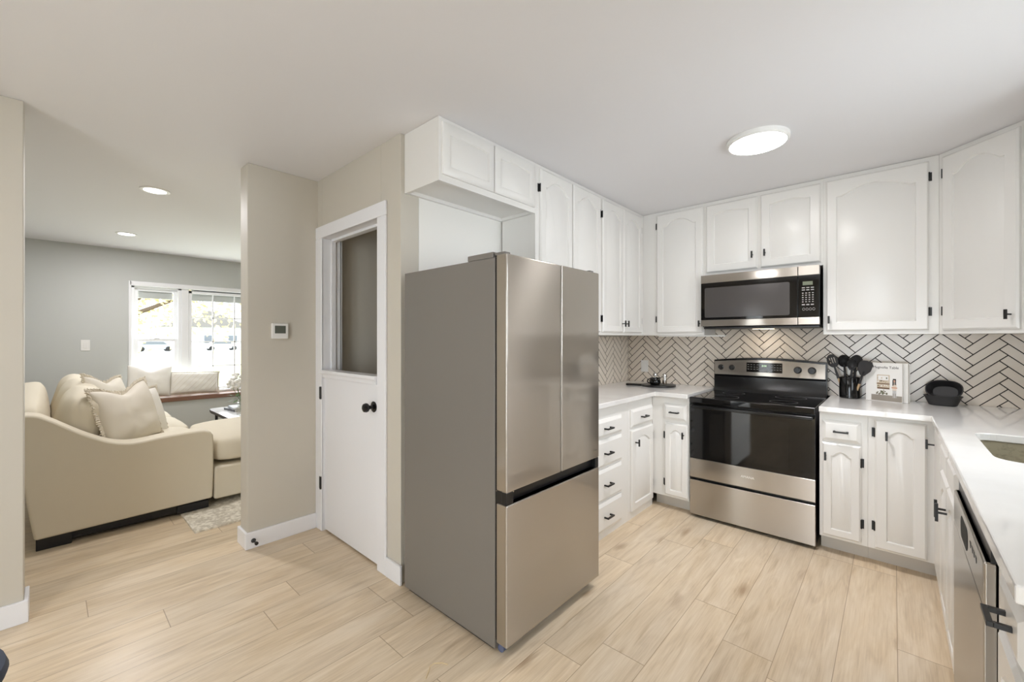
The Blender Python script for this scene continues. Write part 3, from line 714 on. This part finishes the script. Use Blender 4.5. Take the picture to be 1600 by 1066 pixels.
# utensil crock
cx, cy = -.236, 3.905
mb = MB(); mb.lathe([(.001, 0), (.056, 0), (.060, .004), (.060, .146), (.058, .150), (.055, .148), (.055, .008), (.001, .006)], (cx, cy, CT), 40)
tag(mb.build('utensil_crock', GLAZE), 'glossy black crock holding the cooking utensils, right of the range', 'crock')
def utensil(name, label, top, head, bx, by, tilt_u, wooden=True):
    "bx,by: foot in crock;  top: (x,y,z) of the head's base"
    r = thing(name, label, 'utensil', (bx, by, CT+.012), 'black cooking utensils in the crock')
    a, b = Vector((bx, by, CT+.012)), Vector(top); d = (b-a).normalized()
    p = a+(b-a)*.70
    MB().tube([a, a+(p-a)*.5, p], [.006, .0065, .0075], 10).build('handle', PEAR, r)
    ax_u = Vector((1, 0, 0)); ax_u = (ax_u-d*ax_u.dot(d)).normalized(); ax_w = ax_u.cross(d)
    M = Matrix(((ax_u.x, d.x, ax_w.x, b.x), (ax_u.y, d.y, ax_w.y, b.y), (ax_u.z, d.z, ax_w.z, b.z), (0, 0, 0, 1)))
    MB().tube([p-d*.02, b, b+d*.02], [.0085, .006, .006], 10).build('neck', CAST, r)
    mb = MB(M)
    if head == 'slotted':
        mb2 = slab(None, 0, 0) if False else None
        E = [(.034*math.sin(t_)*(1 if math.cos(t_) < .0 else 1), .048-.050*math.cos(t_)) for t_ in [2*PI*k/28 for k in range(28)]]
        holes = [[(x+ (-.003), .030), (x+.003, .030), (x+.003, .072), (x-.003, .072)] for x in (-.014, 0, .014)]
        h = slab(E, -.003, .003, holes); 
        for q in h.bm.verts: q.co = M @ Vector((q.co.x, q.co.y, q.co.z - 6*(q.co.x**2)))
        h.build('head', CAST, r, False); mb.bm.free(); return r
    if head == 'spoon' or head == 'ladle':
        dp = .012 if head == 'spoon' else .03; n = 24; L = []
        for k in range(7):
            q = k/6; L.append([(.037*q*math.sin(2*PI*i/n), .046-.046*q*math.cos(2*PI*i/n), -dp*(1-q*q)) for i in range(n)] if q > 0 else [(.0005*math.sin(2*PI*i/n), .046-.0005*math.cos(2*PI*i/n), -dp) for i in range(n)])
        L2 = [[(x*.93, .046+(y-.046)*.93, z+.004) for x, y, z in l_] for l_ in reversed(L)]
        mb.loops(L+L2); mb.build('head', CAST, r); return r
    if head == 'turner':
        Pp = [(-.012, -.01), (.012, -.01), (.037, .03), (.040, .075), (.030, .098), (.0, .104), (-.030, .098), (-.040, .075), (-.037, .03)]
        mb.prism(Pp, lambda p, a_: (p[0], p[1], a_ - 4*p[0]**2), -.003, .003); mb.build('head', CAST, r, True, .001); return r
    if head == 'pasta':
        n = 20; L = []
        for k in range(6):
            q = max(.02, k/5); L.append([(.028*q*math.sin(2*PI*i/n), .040-.042*q*math.cos(2*PI*i/n), -.016*(1-q*q)) for i in range(n)])
        mb.loops(L+[[(x*.9, .04+(y-.04)*.9, z+.004) for x, y, z in l_] for l_ in reversed(L)])
        for i in range(8):
            t_ = 2*PI*(i+.5)/8; x, y = .027*math.sin(t_), .040-.040*math.cos(t_); mb.box(x-.003, x+.003, y-.003, y+.003, -.002, .022)
        mb.build('head', CAST, r); return r
utensil('slotted_spoon', 'black slotted spoon leaning left over the crock', (-.322, 3.905, 1.150), 'slotted', -.262, 3.882, 0)
utensil('ladle', 'black ladle standing upright at the left of the crock', (-.268, 3.945, 1.150), 'ladle', -.250, 3.922, 0)
utensil('pasta_server', 'black toothed pasta server upright in the middle of the crock', (-.222, 3.880, 1.135), 'pasta', -.232, 3.885, 0)
utensil('solid_spoon', 'black solid spoon behind the pasta server in the crock', (-.205, 3.955, 1.150), 'spoon', -.222, 3.932, 0)
utensil('turner', 'large round black turner leaning right out of the crock', (-.160, 3.832, 1.112), 'turner', -.205, 3.890, 0)
# cookbooks
def book(M0, w_, h_, t_, root, title=None):
    mb = MB(M0); mb.box(0, w_, 0, h_, -.003, 0).box(0, w_, 0, h_, -t_, -t_+.003).box(-.002, .002, 0, h_, -t_, 0); cv = mb.build('cover', PAPER, root, False, .0008)
    MB(M0).box(.003, w_-.005, .003, h_-.003, -t_+.0035, -.0035).build('pages', PAGES, root, False)
    return cv
bw = math.hypot(.186, .071)
M1 = fr(-.142, 3.868, CT+.001, -.071, -.186)
b1 = thing('cookbook', 'white cookbook with a kitchen picture on its cover, facing out beside the crock', 'book', (-.05, 3.85, CT), 'cookbooks on the counter')
cv = book(M1, bw, .262, .026, b1)
text('title', 'Magnolia Table', M1 @ Matrix.Translation((bw*.55, .232, .0003)), .0235, INK, cv)
pic = MB(M1); q0 = bw
BEI = mat('print_beige', (206, 190, 168), .5); BRN = mat('print_brown', (112, 84, 62), .5); GRN = mat('print_green', (104, 110, 78), .5); GRY = mat('print_grey', (150, 142, 132), .5); SKN = mat('print_skin', (206, 160, 132), .5)
pic.box(.03, q0-.002, .004, .044, 0, .0004, 3)
pic.box(.062, .132, .085, .182, 0, .0004, 0).box(.068, .126, .145, .176, .0004, .0006, 5).box(.060, .132, .118, .124, .0004, .0007, 1).box(.064, .13, .085, .095, .0004, .0007, 1)
for k in range(26):
    x, z = random.uniform(.06, .128), random.choice((.13, .135, .10, .105, .155)); s_ = random.uniform(.003, .008); pic.box(x, x+s_, z, z+s_*1.4, .0006, .0008, random.choice((0, 1, 2, 5)))
for k in range(30):
    x = random.uniform(.05, .115); z = random.uniform(.044, .044+.034*(1-abs(x-.09)/.05)); pic.box(x, x+.007, z, z+.006, .0004, .0007, random.choice((1, 2, 2, 4)))
pic.box(.147, .167, .03, .080, 0, .0005, 8).box(.146, .168, .080, .125, 0, .0005, 9).box(.150, .164, .118, .142, 0, .0006, 4).box(.153, .161, .136, .15, .0006, .0008, 6).box(.147, .152, .112, .15, .0006, .0008, 7).box(.162, .166, .118, .15, .0006, .0008, 7).box(.149, .166, .149, .158, .0006, .0008, 7).box(.142, .172, .094, .102, .0005, .0008, 6).box(.149, .153, .028, .06, .0005, .0008, 4).box(.160, .164, .028, .06, .0005, .0008, 4)
pic.build('cover_picture', [BEI, BRN, GRN, GRY, GRY, PAPER, SKN, INK, mat('print_pale_grey', (196, 194, 192), .5), mat('print_cream', (222, 206, 190), .5)], cv, False)
M2 = M1 @ Matrix.Translation((.006, 0, -.0265))
b2 = thing('cookbook', 'white cookbook standing directly behind the picture-cover cookbook', 'book', (-.04, 3.88, CT), 'cookbooks on the counter')
book(M2, bw+.014, .262, .030, b2)
# two black oval dishes
def dish(root_name, label, M):
    mb = MB(M); n = 40
    sp = lambda a, b, z: [(a*math.copysign(abs(math.cos(2*PI*i/n))**.8, math.cos(2*PI*i/n)), b*math.copysign(abs(math.sin(2*PI*i/n))**.8, math.sin(2*PI*i/n)), z) for i in range(n)]
    mb.loops([sp(.002, .002, 0), sp(.058, .040, 0), sp(.066, .047, .004), sp(.080, .057, .040), sp(.086, .061, .056), sp(.090, .064, .058), sp(.091, .065, .063), sp(.085, .060, .064), sp(.080, .056, .056), sp(.073, .050, .030), sp(.060, .041, .010), sp(.002, .002, .008)])
    return tag(mb.build(root_name, CAST), label, 'dish', 'black baking dishes')
R0 = Matrix.Translation((.236, 3.875, CT)) @ Matrix.Rotation(math.radians(-12), 4, 'Z')
dish('baking_dish', 'black oval baking dish lying flat on the right countertop', R0)
dish('baking_dish', 'black oval baking dish tipped up inside the flat one', Matrix.Translation((.243, 3.914, CT+.045)) @ Matrix.Rotation(math.radians(-12), 4, 'Z') @ Matrix.Rotation(math.radians(64), 4, 'X') @ Matrix.Translation((0, .05, -.035)) @ Matrix.Scale(.97, 4))

# ------------------------------------------------------------------ ceiling lights and wall devices
lp = thing('ceiling_light', 'round flush ceiling light glowing above the range', 'ceiling light', (-.575, 2.72, H))
MB().lathe([(.001, 0), (.158, 0), (.158, -.020), (.150, -.028), (.143, -.028), (.143, -.022), (.001, -.022)], (-.575, 2.72, H-.0005), 56).build('rim', PLASTIC, lp)
MB().lathe([(.001, -.0225), (.143, -.0225), (.141, -.029), (.001, -.033)], (-.575, 2.72, H), 56).build('diffuser', LAMP, lp)
area('kitchen_lamp', (-.575, 2.72, H-.04), (.28, .28), 8, (1.0, .975, 1.0), (0, 0, 0), 'DISK', 1.95)
for x, y, lab in ((-4.20, .55, 'round recessed downlight nearer the kitchen opening'), (-6.17, .57, 'round recessed downlight nearer the living room windows')):
    r_ = thing('recessed_light', lab, 'ceiling light', (x, y, H), 'recessed lights in the living room ceiling')
    MB().lathe([(.068, 0), (.092, 0), (.092, -.004), (.070, -.006), (.068, -.003)], (x, y, H-.0005), 36, cap0=False, cap1=False).build('trim_ring', PLASTIC, r_)
    MB().lathe([(.001, -.002), (.069, -.002), (.069, -.0045), (.001, -.0048)], (x, y, H), 36).build('diffuser', LAMP2, r_)
    area('recessed_lamp', (x, y, H-.02), (.13, .13), 16, (1.0, .975, 1.0), (0, 0, 0), 'DISK')
# dining ceiling light behind the camera
lp = thing('ceiling_light', 'round flush ceiling light over the dining end behind the viewer', 'ceiling light', (-1.6, -1.0, H))
MB().lathe([(.001, 0), (.158, 0), (.158, -.020), (.150, -.028), (.143, -.028), (.143, -.022), (.001, -.022)], (-1.6, -1.0, H-.0005), 56).build('rim', PLASTIC, lp)
MB().lathe([(.001, -.0225), (.143, -.0225), (.141, -.029), (.001, -.033)], (-1.6, -1.0, H), 56).build('diffuser', LAMP, lp)
area('dining_lamp', (-1.6, -1.0, H-.04), (.28, .28), 7, (1.0, .975, 1.0), (0, 0, 0), 'DISK')

th = MB(fr(XW, 1.052, 1.412, 1, 0)); th.box(-.052, .052, -.052, .052, 0, .024); th = th.build('thermostat', PLASTIC, None, False, .006, 3)
tag(th, 'white square thermostat on the beige wall left of the pantry door', 'thermostat')
MB(fr(XW, 1.052, 1.412, 1, 0)).box(-.034, .034, -.016, .036, .0238, .0248).build('screen', SCREEN, th, False)
sw_ = MB(fr(XLW, .300, 1.28, 1, 0)); sw_.box(-.040, .040, -.066, .066, 0, .006); sw_ = sw_.build('light_switch', PLASTIC, None, False, .003)
tag(sw_, 'white light switch on the living room wall left of the window', 'light switch')
MB(fr(XLW, .300, 1.28, 1, 0)).box(-.018, .018, -.034, .034, .0058, .0095).build('rocker', PLASTIC, sw_, False, .002)
dst = MB(Matrix.Translation((XW+.016, .893, .052)) @ Matrix.Rotation(PI/2, 4, 'Y')); dst.lathe([(.001, 0), (.014, 0), (.014, .004), (.006, .01), (.0055, .05), (.010, .052), (.011, .064), (.001, .066)], n=18)
tag(dst.build('door_stop', BLACK), 'small black door stop on the white baseboard below the thermostat', 'door stop')

# ------------------------------------------------------------------ living room
def smooth_interp(P, n):
    "Catmull-Rom through 2D points"
    out = []
    for i in range(len(P)-1):
        p0, p1, p2, p3 = P[max(i-1, 0)], P[i], P[i+1], P[min(i+2, len(P)-1)]
        for k in range(n):
            t = k/n
            out.append(tuple(.5*((2*p1[j])+(-p0[j]+p2[j])*t+(2*p0[j]-5*p1[j]+4*p2[j]-p3[j])*t*t+(-p0[j]+3*p1[j]-3*p2[j]+p3[j])*t**3) for j in (0, 1)))
    return out+[P[-1]]
SF = thing('sectional_sofa', 'cream upholstered sectional sofa with a sloping arm and chaise', 'sofa', (-5.3, .5, 0))
top = smooth_interp([(-.17, .885), (-.06, .872), (.0, .838), (.07, .785), (.157, .72), (.231, .673), (.30, .638), (.37, .618), (.45, .614), (.557, .626), (.71, .636), (.83, .634)], 4)
prof = [(-.062, .072), (.885, .085)] + [(.892, .30), (.893, .54), (.889, .588), (.872, .618)] + list(reversed(top)) 
am = MB(); am.prism(prof, lambda p, a: (a, p[0], p[1]), -4.22, -4.04); am.build('arm', SOFA, SF, True, .022, 4)
MB().box(-6.75, -4.23, -.06, .90, .085, .32).build('base', SOFA, SF, True, .02, 3)
MB().box(-5.05, -4.05, .897, 1.85, .062, .325).build('chaise_base', SOFA, SF, True, .02, 3)
def softbox(name, x0, x1, y0, y1, z0, z1, m, parent, puff=.03, r=.05, nx=8, ny=8, nz=3, M=None):
    mb = MB(); bm = mb.bm
    bmesh.ops.create_cube(bm, size=2); bmesh.ops.subdivide_edges(bm, edges=bm.edges[:], cuts=7, use_grid_fill=True)
    cx, cy, cz = (x0+x1)/2, (y0+y1)/2, (z0+z1)/2; hx, hy, hz = (x1-x0)/2, (y1-y0)/2, (z1-z0)/2
    for v in bm.verts:
        a, b, c_ = v.co
        p = Vector((a*hx, b*hy, c_*hz)); q = Vector((max(-hx+r, min(hx-r, p.x)), max(-hy+r, min(hy-r, p.y)), max(-hz+min(r, hz*.9), min(hz-min(r, hz*.9), p.z))))
        dlt = p-q
        if dlt.length > 1e-6:
            p = q + dlt.normalized()*r if min(r, hz*.9) == r else q + dlt.normalized()*min(r, hz*.9)
        p.z += math.copysign(puff*(1-a*a)*(1-b*b), c_) if abs(c_) > .99 else 0
        p.y += math.copysign(puff*.5*(1-a*a)*(1-c_*c_), b) if abs(b) > .99 else 0
        p += Vector(noise.noise_vector(p*6+Vector((cx*3, cy, cz))))*.006
        v.co = p
    MM = Matrix.Translation((cx, cy, cz)) @ (M or Matrix.Identity(4))
    for v in bm.verts: v.co = MM @ v.co
    return mb.build(name, m, parent, True, 0, 0, 1)
softbox('chaise_cushion', -5.05, -4.06, .897, 1.85, .338, .560, SOFA, SF, .03, .07)
softbox('seat_cushion', -5.05, -4.235, .10, .89, .33, .545, SOFA, SF, .02, .06)
softbox('seat_cushion', -5.86, -5.06, .10, .93, .33, .53, SOFA, SF, .03, .06)
softbox('seat_cushion', -6.70, -5.87, .10, .93, .33, .53, SOFA, SF, .03, .06)
softbox('backrest', -6.72, -4.24, -.21, .02, .30, .93, SOFA, SF, 0, .09, M=Matrix.Rotation(math.radians(8), 4, 'X'))
rx = Matrix.Rotation(math.radians(-14), 4, 'X')
softbox('back_cushion', -5.10, -4.26, .04, .29, .52, .965, SOFA, SF, .02, .09, M=rx)
softbox('back_cushion', -5.95, -5.13, .04, .28, .52, .97, SOFA, SF, .02, .09, M=rx)
softbox('back_cushion', -6.70, -5.97, .04, .28, .52, .97, SOFA, SF, .02, .09, M=rx)
for x0, x1, y0, y1 in ((-4.20, -4.05, -.055, .105), (-4.20, -4.05, .66, .86), (-6.7, -6.55, -.055, .105), (-6.7, -6.55, .66, .86), (-5.0, -4.85, 1.66, 1.82), (-4.23, -4.08, 1.66, 1.82)):
    MB().box(x0, x1, y0, y1, .0165 if y1 > .5 else 0, .075).build('foot', FOOT, SF, False, .004)
MB().box(-6.6, -4.075, -.04, .86, .022, .0835).build('under_frame_shadow', FOOT, SF, False)  # dark frame brought forward to draw the shadow line below the arm

def pillow(name, label, w_, h_, t_, M, m=LINEN, fringe=None, dent=0, seed=0, cat='pillow', group=None, stripes=False):
    nx, ny = 22, 18; mb = MB(M); F = []; Bk = []
    for j in range(ny+1):
        rf, rb = [], []
        for i in range(nx+1):
            a, b = -1+2*i/nx, -1+2*j/ny
            k = max(0, (1-abs(a)**2.6))**.55*max(0, (1-abs(b)**2.6))**.55
            pinch = 1-.06*(1-a*a)*0
            x = a*w_/2*(1-.07*(1-abs(b)**2)*0 - .05*(1-b*b)*abs(a)**3*1); y = b*h_/2*(1-.06*(1-a*a)*abs(b)**3)
            if dent: y -= dent*h_*math.exp(-(a*2.2)**2)*max(0, (b+.2)/1.2)**1.6
            n_ = noise.noise(Vector((a*1.7+seed, b*1.7, seed*.7)))*.16*k + noise.noise(Vector((a*4+seed, b*4, 3)))*.05*k
            z = t_/2*k*(1+n_*1.5)
            e = i in (0, nx) or j in (0, ny)
            rf.append(mb.v((x, y, z if not e else .0)))
            rb.append(rf[-1] if e else mb.v((x, y, -z)))
        F.append(rf); Bk.append(rb)
    for j in range(ny):
        for i in range(nx):
            mb.f([F[j][i], F[j][i+1], F[j+1][i+1], F[j+1][i]]); mb.f([Bk[j][i], Bk[j+1][i], Bk[j+1][i+1], Bk[j][i+1]])
    rim = [F[0][i].co.copy() for i in range(nx)]+[F[j][nx].co.copy() for j in range(ny)]+[F[ny][nx-i].co.copy() for i in range(nx)]+[F[ny-j][0].co.copy() for j in range(ny)]
    o = mb.build(name, m, None, True, 0, 0, 1); tag(o, label, cat, group)
    if fringe:
        fb = MB(); ctr = M @ Vector((0, 0, 0)); nn = (M.to_3x3() @ Vector((0, 0, 1))).normalized(); rnd = random.Random(seed+5)
        L = len(rim)
        for i in range(L):
            for s_ in range(3):
                p = rim[i].lerp(rim[(i+1) % L], (s_+rnd.random()*.6)/3); out = (p-ctr); out -= nn*out.dot(nn); out.normalize()
                tg = (rim[(i+1) % L]-rim[i]).normalized(); ln = fringe*rnd.uniform(.7, 1.2)
                e = p+out*ln+nn*rnd.uniform(-.006, .006)+tg*rnd.uniform(-.005, .005)
                fb.tube([p-out*.008, p.lerp(e, .6)+nn*rnd.uniform(-.004, .004), e], [.006, .0055, .004], 5)
        ff = fb.build('fringe', FRINGE, o, True); ff['kind'] = 'stuff'
    if stripes:
        sb = MB(M)
        for q in range(-6, 9):
            pts = []
            for k in range(13):
                a, b = (q/4.5)+(-.5+k/12)*.9, -1+2*k/12
                if abs(a) > .93 or abs(b) > .93: continue
                kk = max(0, (1-abs(a)**2.6))**.55*max(0, (1-abs(b)**2.6))**.55
                n_ = noise.noise(Vector((a*1.7+seed, b*1.7, seed*.7)))*.16*kk + noise.noise(Vector((a*4+seed, b*4, 3)))*.05*kk
                pts.append((a*w_/2*(1-.05*(1-b*b)*abs(a)**3), b*h_/2*(1-.06*(1-a*a)*abs(b)**3), t_/2*kk*(1+n_*1.5)+.000))
            if len(pts) > 2: sb.tube(pts, .0032, 6)
        sb.build('cord_stripe', LINEN, o, True)
    return o
def pose(x, y, z, yaw, lean, roll=0):
    "local: x right, y up, z facing; yaw 0 faces +Y"
    return Matrix.Translation((x, y, z)) @ Matrix.Rotation(math.radians(yaw), 4, 'Z') @ Matrix.Rotation(math.radians(90+lean), 4, 'X') @ Matrix.Rotation(math.radians(roll), 4, 'Z') @ Matrix.Rotation(PI, 4, 'Y')
GP = 'throw pillows on the sofa'
pillow('throw_pillow', 'fringed linen throw pillow nearest the kitchen, resting against the sofa arm', .50, .48, .19, pose(-4.43, .415, .775, -46, 14, -5), LINEN, .024, .15, 2, group=GP)
pillow('throw_pillow', 'pale throw pillow with ruffled edge tucked behind the front fringed pillow', .46, .44, .15, pose(-4.76, .53, .72, -46, 16, 0), LINEN2, .016, .04, 5, group=GP)
pillow('throw_pillow', 'fringed linen throw pillow at the far back of the sofa', .52, .50, .18, pose(-5.45, .37, .77, -32, 12, 6), LINEN, .024, .12, 9, group=GP)
GW = 'pillows on the window seat'
pillow('lumbar_pillow', 'square white pillow with dented top at the left end of the window seat', .46, .42, .16, pose(-7.10, .875, .812, -90, 9, 4), LINEN2, None, .16, 12, group=GW)
pillow('lumbar_pillow', 'wide striped white lumbar pillow on the window seat', .56, .30, .13, pose(-7.10, 1.350, .757, -90, 9, 2), LINEN2, .006, .0, 15, group=GW, stripes=True)

# coffee table
CTb = thing('coffee_table', 'coffee table with a white marbled top, rough dark edge and black legs', 'coffee table', (-6.0, 1.75, 0))
n = 60; edge = []
for i in range(n):
    a = 2*PI*i/n; x = .62*math.copysign(abs(math.cos(a))**.28, math.cos(a)); y = .37*math.copysign(abs(math.sin(a))**.28, math.sin(a))
    j_ = noise.noise(Vector((x*6, y*6, 1)))*.018; edge.append((-6.0+x+j_, 1.755+y+j_))
mb = MB(); mb.prism(edge, lambda p, a: (p[0], p[1], a), .425, .450); mb.build('top', MARBLE, CTb, True, .002)
mb = MB(); sc = lambda k, z: [(-6.0+(x+6.0)*k, 1.755+(y-1.755)*k, z) for x, y in edge]
mb.loops([sc(.985, .410), sc(1.004, .416), sc(1.007, .438), sc(1.002, .4485), sc(.99, .4485), sc(.98, .415)], closed=True); mb.build('bark_edge', TBARK, CTb, True)
for x, y in ((-6.53, 1.47), (-5.47, 1.47), (-6.53, 2.04), (-5.47, 2.04)): MB().cyl((x, y, .0165), (x, y, .424), .016, n=14).build('leg', BLACK, CTb, True)
for i, (dx, dy, z, ln, lab, m_) in enumerate(((0, 0, .4505, .30, 'dark-spined book at the bottom of the coffee table stack', mat('grey_cover', (92, 94, 98), .5)), (.02, .015, .4765, .26, 'pale grey book on top of the coffee table stack', mat('pale_cover', (190, 194, 200), .5)))):
    b = thing('book', lab, 'book', (-6.22+dx, 1.62+dy, z), 'books on the coffee table')
    M = Matrix.Translation((-6.22+dx, 1.64+dy, z)) @ Matrix.Rotation(math.radians(8-10*i), 4, 'Z')
    MB(M).box(-ln/2, ln/2, -.11, .11, 0, .003).box(-ln/2, ln/2, -.11, .11, .022, .025).box(-ln/2, ln/2, -.11, -.107, 0, .025).build('cover', m_, b, False)
    MB(M).box(-ln/2+.004, ln/2-.004, -.107, .105, .003, .022).build('pages', PAPER, b, False)
mb = MB(); mb.lathe([(.001, 0), (.045, 0), (.05, .008), (.034, .022), (.04, .03), (.062, .052), (.06, .054), (.036, .032), (.001, .03)], (-6.13, 1.66, .502), 30)
tag(mb.build('bowl', mat('white_ceramic', (236, 235, 232), .25)), 'small white footed bowl on the coffee table books', 'bowl')
fv = thing('flower_vase', 'vase of white flowers with green leaves on the coffee table', 'vase', (-5.66, 1.53, .4505))
vx, vy = -5.66, 1.53
MB().lathe([(.001, 0), (.05, 0), (.06, .02), (.065, .08), (.05, .14), (.035, .17), (.04, .19), (.037, .19), (.032, .17), (.047, .14), (.06, .08), (.055, .02), (.001, .01)], (vx, vy, .4505), 30).build('vase', CGLASS, fv)
st = MB(); lf = MB(); bl = MB(); rnd = random.Random(4)
for k in range(7):
    a = 2*PI*k/7; tx, ty, tz = vx+.10*math.cos(a), vy+.10*math.sin(a), .80+.07*rnd.random()
    st.tube([(vx+.01*math.cos(a), vy+.01*math.sin(a), .47), (vx+.03*math.cos(a), vy+.03*math.sin(a), .65), (tx, ty, tz)], .003, 6)
    for q in range(26):
        u = Vector((rnd.gauss(0, 1), rnd.gauss(0, 1), rnd.gauss(0, 1))).normalized(); c_ = Vector((tx, ty, tz+.03))+u*.045
        bl.ball(c_, .016, 8, 5)
    for q in range(4):
        b0 = Vector((vx+.07*math.cos(a+.4*q), vy+.07*math.sin(a+.4*q), .66+.035*q)); d = Vector((math.cos(a+.7*q), math.sin(a+.7*q), rnd.uniform(-.5, .4))).normalized(); sd = d.cross(Vector((0, 0, 1))).normalized()
        V = [lf.v(b0), lf.v(b0+d*.045+sd*.02), lf.v(b0+d*.095), lf.v(b0+d*.045-sd*.02)]; lf.f(V)
st.build('stems', LEAF, fv); lf.build('leaves', LEAF, fv, False); bl.build('blossoms', BLOOM, fv)
# rug under the chaise
mb = MB(); nx, ny = 40, 40; X0, X1, Y0, Y1 = -6.6, -3.605, .685, 2.9
V = [[mb.v((X0+(X1-X0)*i/nx, Y0+(Y1-Y0)*j/ny, .013+.002*noise.noise(Vector((i, j, 0))))) for i in range(nx+1)] for j in range(ny+1)]
for j in range(ny):
    for i in range(nx): mb.f([V[j][i], V[j][i+1], V[j+1][i+1], V[j+1][i]])
B0 = [mb.v((x, y, .0005)) for x, y in ((X0, Y0), (X1, Y0), (X1, Y1), (X0, Y1))]
mb.f(list(reversed(B0)))
mb.f([B0[0], B0[1]]+[V[0][i] for i in range(nx, -1, -1)]); mb.f([B0[1], B0[2]]+[V[j][nx] for j in range(ny, -1, -1)]); mb.f([B0[2], B0[3]]+[V[ny][i] for i in range(nx+1)]); mb.f([B0[3], B0[0]]+[V[j][0] for j in range(ny+1)])
n_, l_, b_ = NT(RUGM)
tag(mb.build('area_rug', RUGM, None, False), 'mottled cream and grey woven rug under the chaise', 'rug')

# a loose straw thread on the floor
P_ = [(-1.383, 1.012), (-1.406, 1.044), (-1.422, 1.061), (-1.423, 1.083), (-1.402, 1.107), (-1.375, 1.119)]
tag(MB().tube([(x, y, .0022) for x, y in P_], .0016, 6).build('straw', mat('straw_fibre', (226, 204, 160), .7)), 'short curved pale straw lying on the floor left of the refrigerator', 'straw')

# navy dining chair at the lower left edge
CH = thing('dining_chair', 'navy upholstered dining chair, only its rounded seat edge in view at the left', 'chair', (-1.818, -.285, 0))
qx, qy = -1.818, -.285
MB().lathe([(.001, .425), (.185, .425), (.206, .437), (.212, .455), (.206, .474), (.17, .484), (.001, .488)], (qx, qy, 0), 48).build('seat', NAVY, CH)
for a in (45, 135, 225, 315):
    ca, sa = math.cos(math.radians(a)), math.sin(math.radians(a))
    MB().tube([(qx+.13*ca, qy+.13*sa, .43), (qx+.19*ca, qy+.19*sa, 0)], [.016, .011], 12).build('leg', BLACK, CH)
bk = MB(); L = []
for k in range(13):
    a = math.radians(222-42+7*k); r0, r1 = .205, .235
    L.append([(qx+r*math.cos(a), qy+r*math.sin(a), z) for r, z in ((r0, .46), (r1, .46), (r1+.02, .82), (r0+.02, .82))])
bk.loops(L); bk.build('backrest', NAVY, CH, True, .012, 3)

# ------------------------------------------------------------------ outside the living-room windows
S(MB().box(-140, -7.6, -60, 80, -.5, -.35).build('ground_lawn', LAWN, None, False))
S(MB().box(-78, -71, -60, 80, -.355, -.33).build('road', ASPH, None, False))
def tree(x, y, h, r, leaf, label, seed, nl=900):
    rnd = random.Random(seed); t_ = thing('tree', label, 'tree', (x, y, -.35), 'trees beyond the windows')
    tb = MB(); tb.tube([(x, y, -.35), (x+.1, y, h*.3), (x+.05, y+.1, h*.7)], [.22, .17, .09], 10)
    cl = []
    for k in range(12):
        a = rnd.uniform(0, 2*PI); z0 = h*rnd.uniform(.22, .6); e = Vector((x+r*.8*math.cos(a), y+r*.8*math.sin(a), z0+h*rnd.uniform(.05, .35))); s0 = Vector((x+.05, y, z0))
        m_ = s0.lerp(e, .5)+Vector((0, 0, .2)); tb.tube([s0, m_, e], [.07, .045, .015], 6); cl += [m_, e, s0.lerp(e, .75)]
    tb.build('trunk', TRUNK, t_)
    fb = MB()
    for k in range(nl):
        c_ = rnd.choice(cl)+Vector((rnd.gauss(0, r*.22), rnd.gauss(0, r*.22), rnd.gauss(0, r*.2))); u = Vector((rnd.gauss(0, 1), rnd.gauss(0, 1), rnd.gauss(0, 1))).normalized(); v = u.orthogonal().normalized(); s_ = rnd.uniform(.05, .10)
        fb.f([fb.v(c_-u*s_), fb.v(c_+v*s_*.6), fb.v(c_+u*s_), fb.v(c_-v*s_*.6)])
    fo = fb.build('foliage', leaf, t_, False)
tree(-14.5, 1.2, 6.0, 2.6, YLEAF, 'yellow autumn tree seen through the left living room window', 1, 3200)
tree(-16.0, 7.2, 6.5, 2.6, YLEAF, 'yellow autumn tree seen through the gridded window', 2, 3200)
tree(-38, .5, 7.5, 3.2, GLEAF, 'pale green tree far across the street', 3, 1000)
hs = thing('house', 'pale house across the street, seen through the windows', 'house', (-80, 17, -.35))
MB().box(-84, -79.5, 11.5, 22.5, -.35, 3.2).build('wall', SIDING, hs, False)
mb = MB(); mb.prism([(11, 3.2), (23, 3.2), (17, 5.8)], lambda p, a: (a, p[0], p[1]), -84.5, -79); mb.build('roof', ROOFM, hs, False)
for y in (13, 16.3, 19.5): MB().box(-79.52, -79.47, y, y+1.2, .7, 1.9).build('window', CARG, hs, False)
def car(y, label, paint):
    c = thing('car', label, 'car', (-74, y, -.33), 'cars parked on the street')
    P = [(-2.2, .25), (2.2, .25), (2.25, .7), (1.5, .88), (.9, 1.38), (-.9, 1.4), (-1.6, .92), (-2.25, .8)]
    mb = MB(); mb.prism(P, lambda p, a: (a, y+p[0], p[1]-.33), -74.85, -73.15); mb.build('body', paint, c, True, .06, 2)
    MB().prism([(-1.35, .93), (1.25, .93), (.82, 1.3), (-.85, 1.32)], lambda p, a: (a, y+p[0], p[1]-.33), -74.86, -73.14).build('window', CARG, c, False)
    for q in (-1.4, 1.4):
        for xx in (-74.88, -73.32): MB().cyl((xx, y+q, -.01), (xx+.2, y+q, -.01), .32, n=20).build('wheel', TYRE, c, True)
car(9.6, 'grey-blue car parked beyond the left living room window', CARP)
car(17.3, 'pale car parked beyond the gridded window', SIDING)
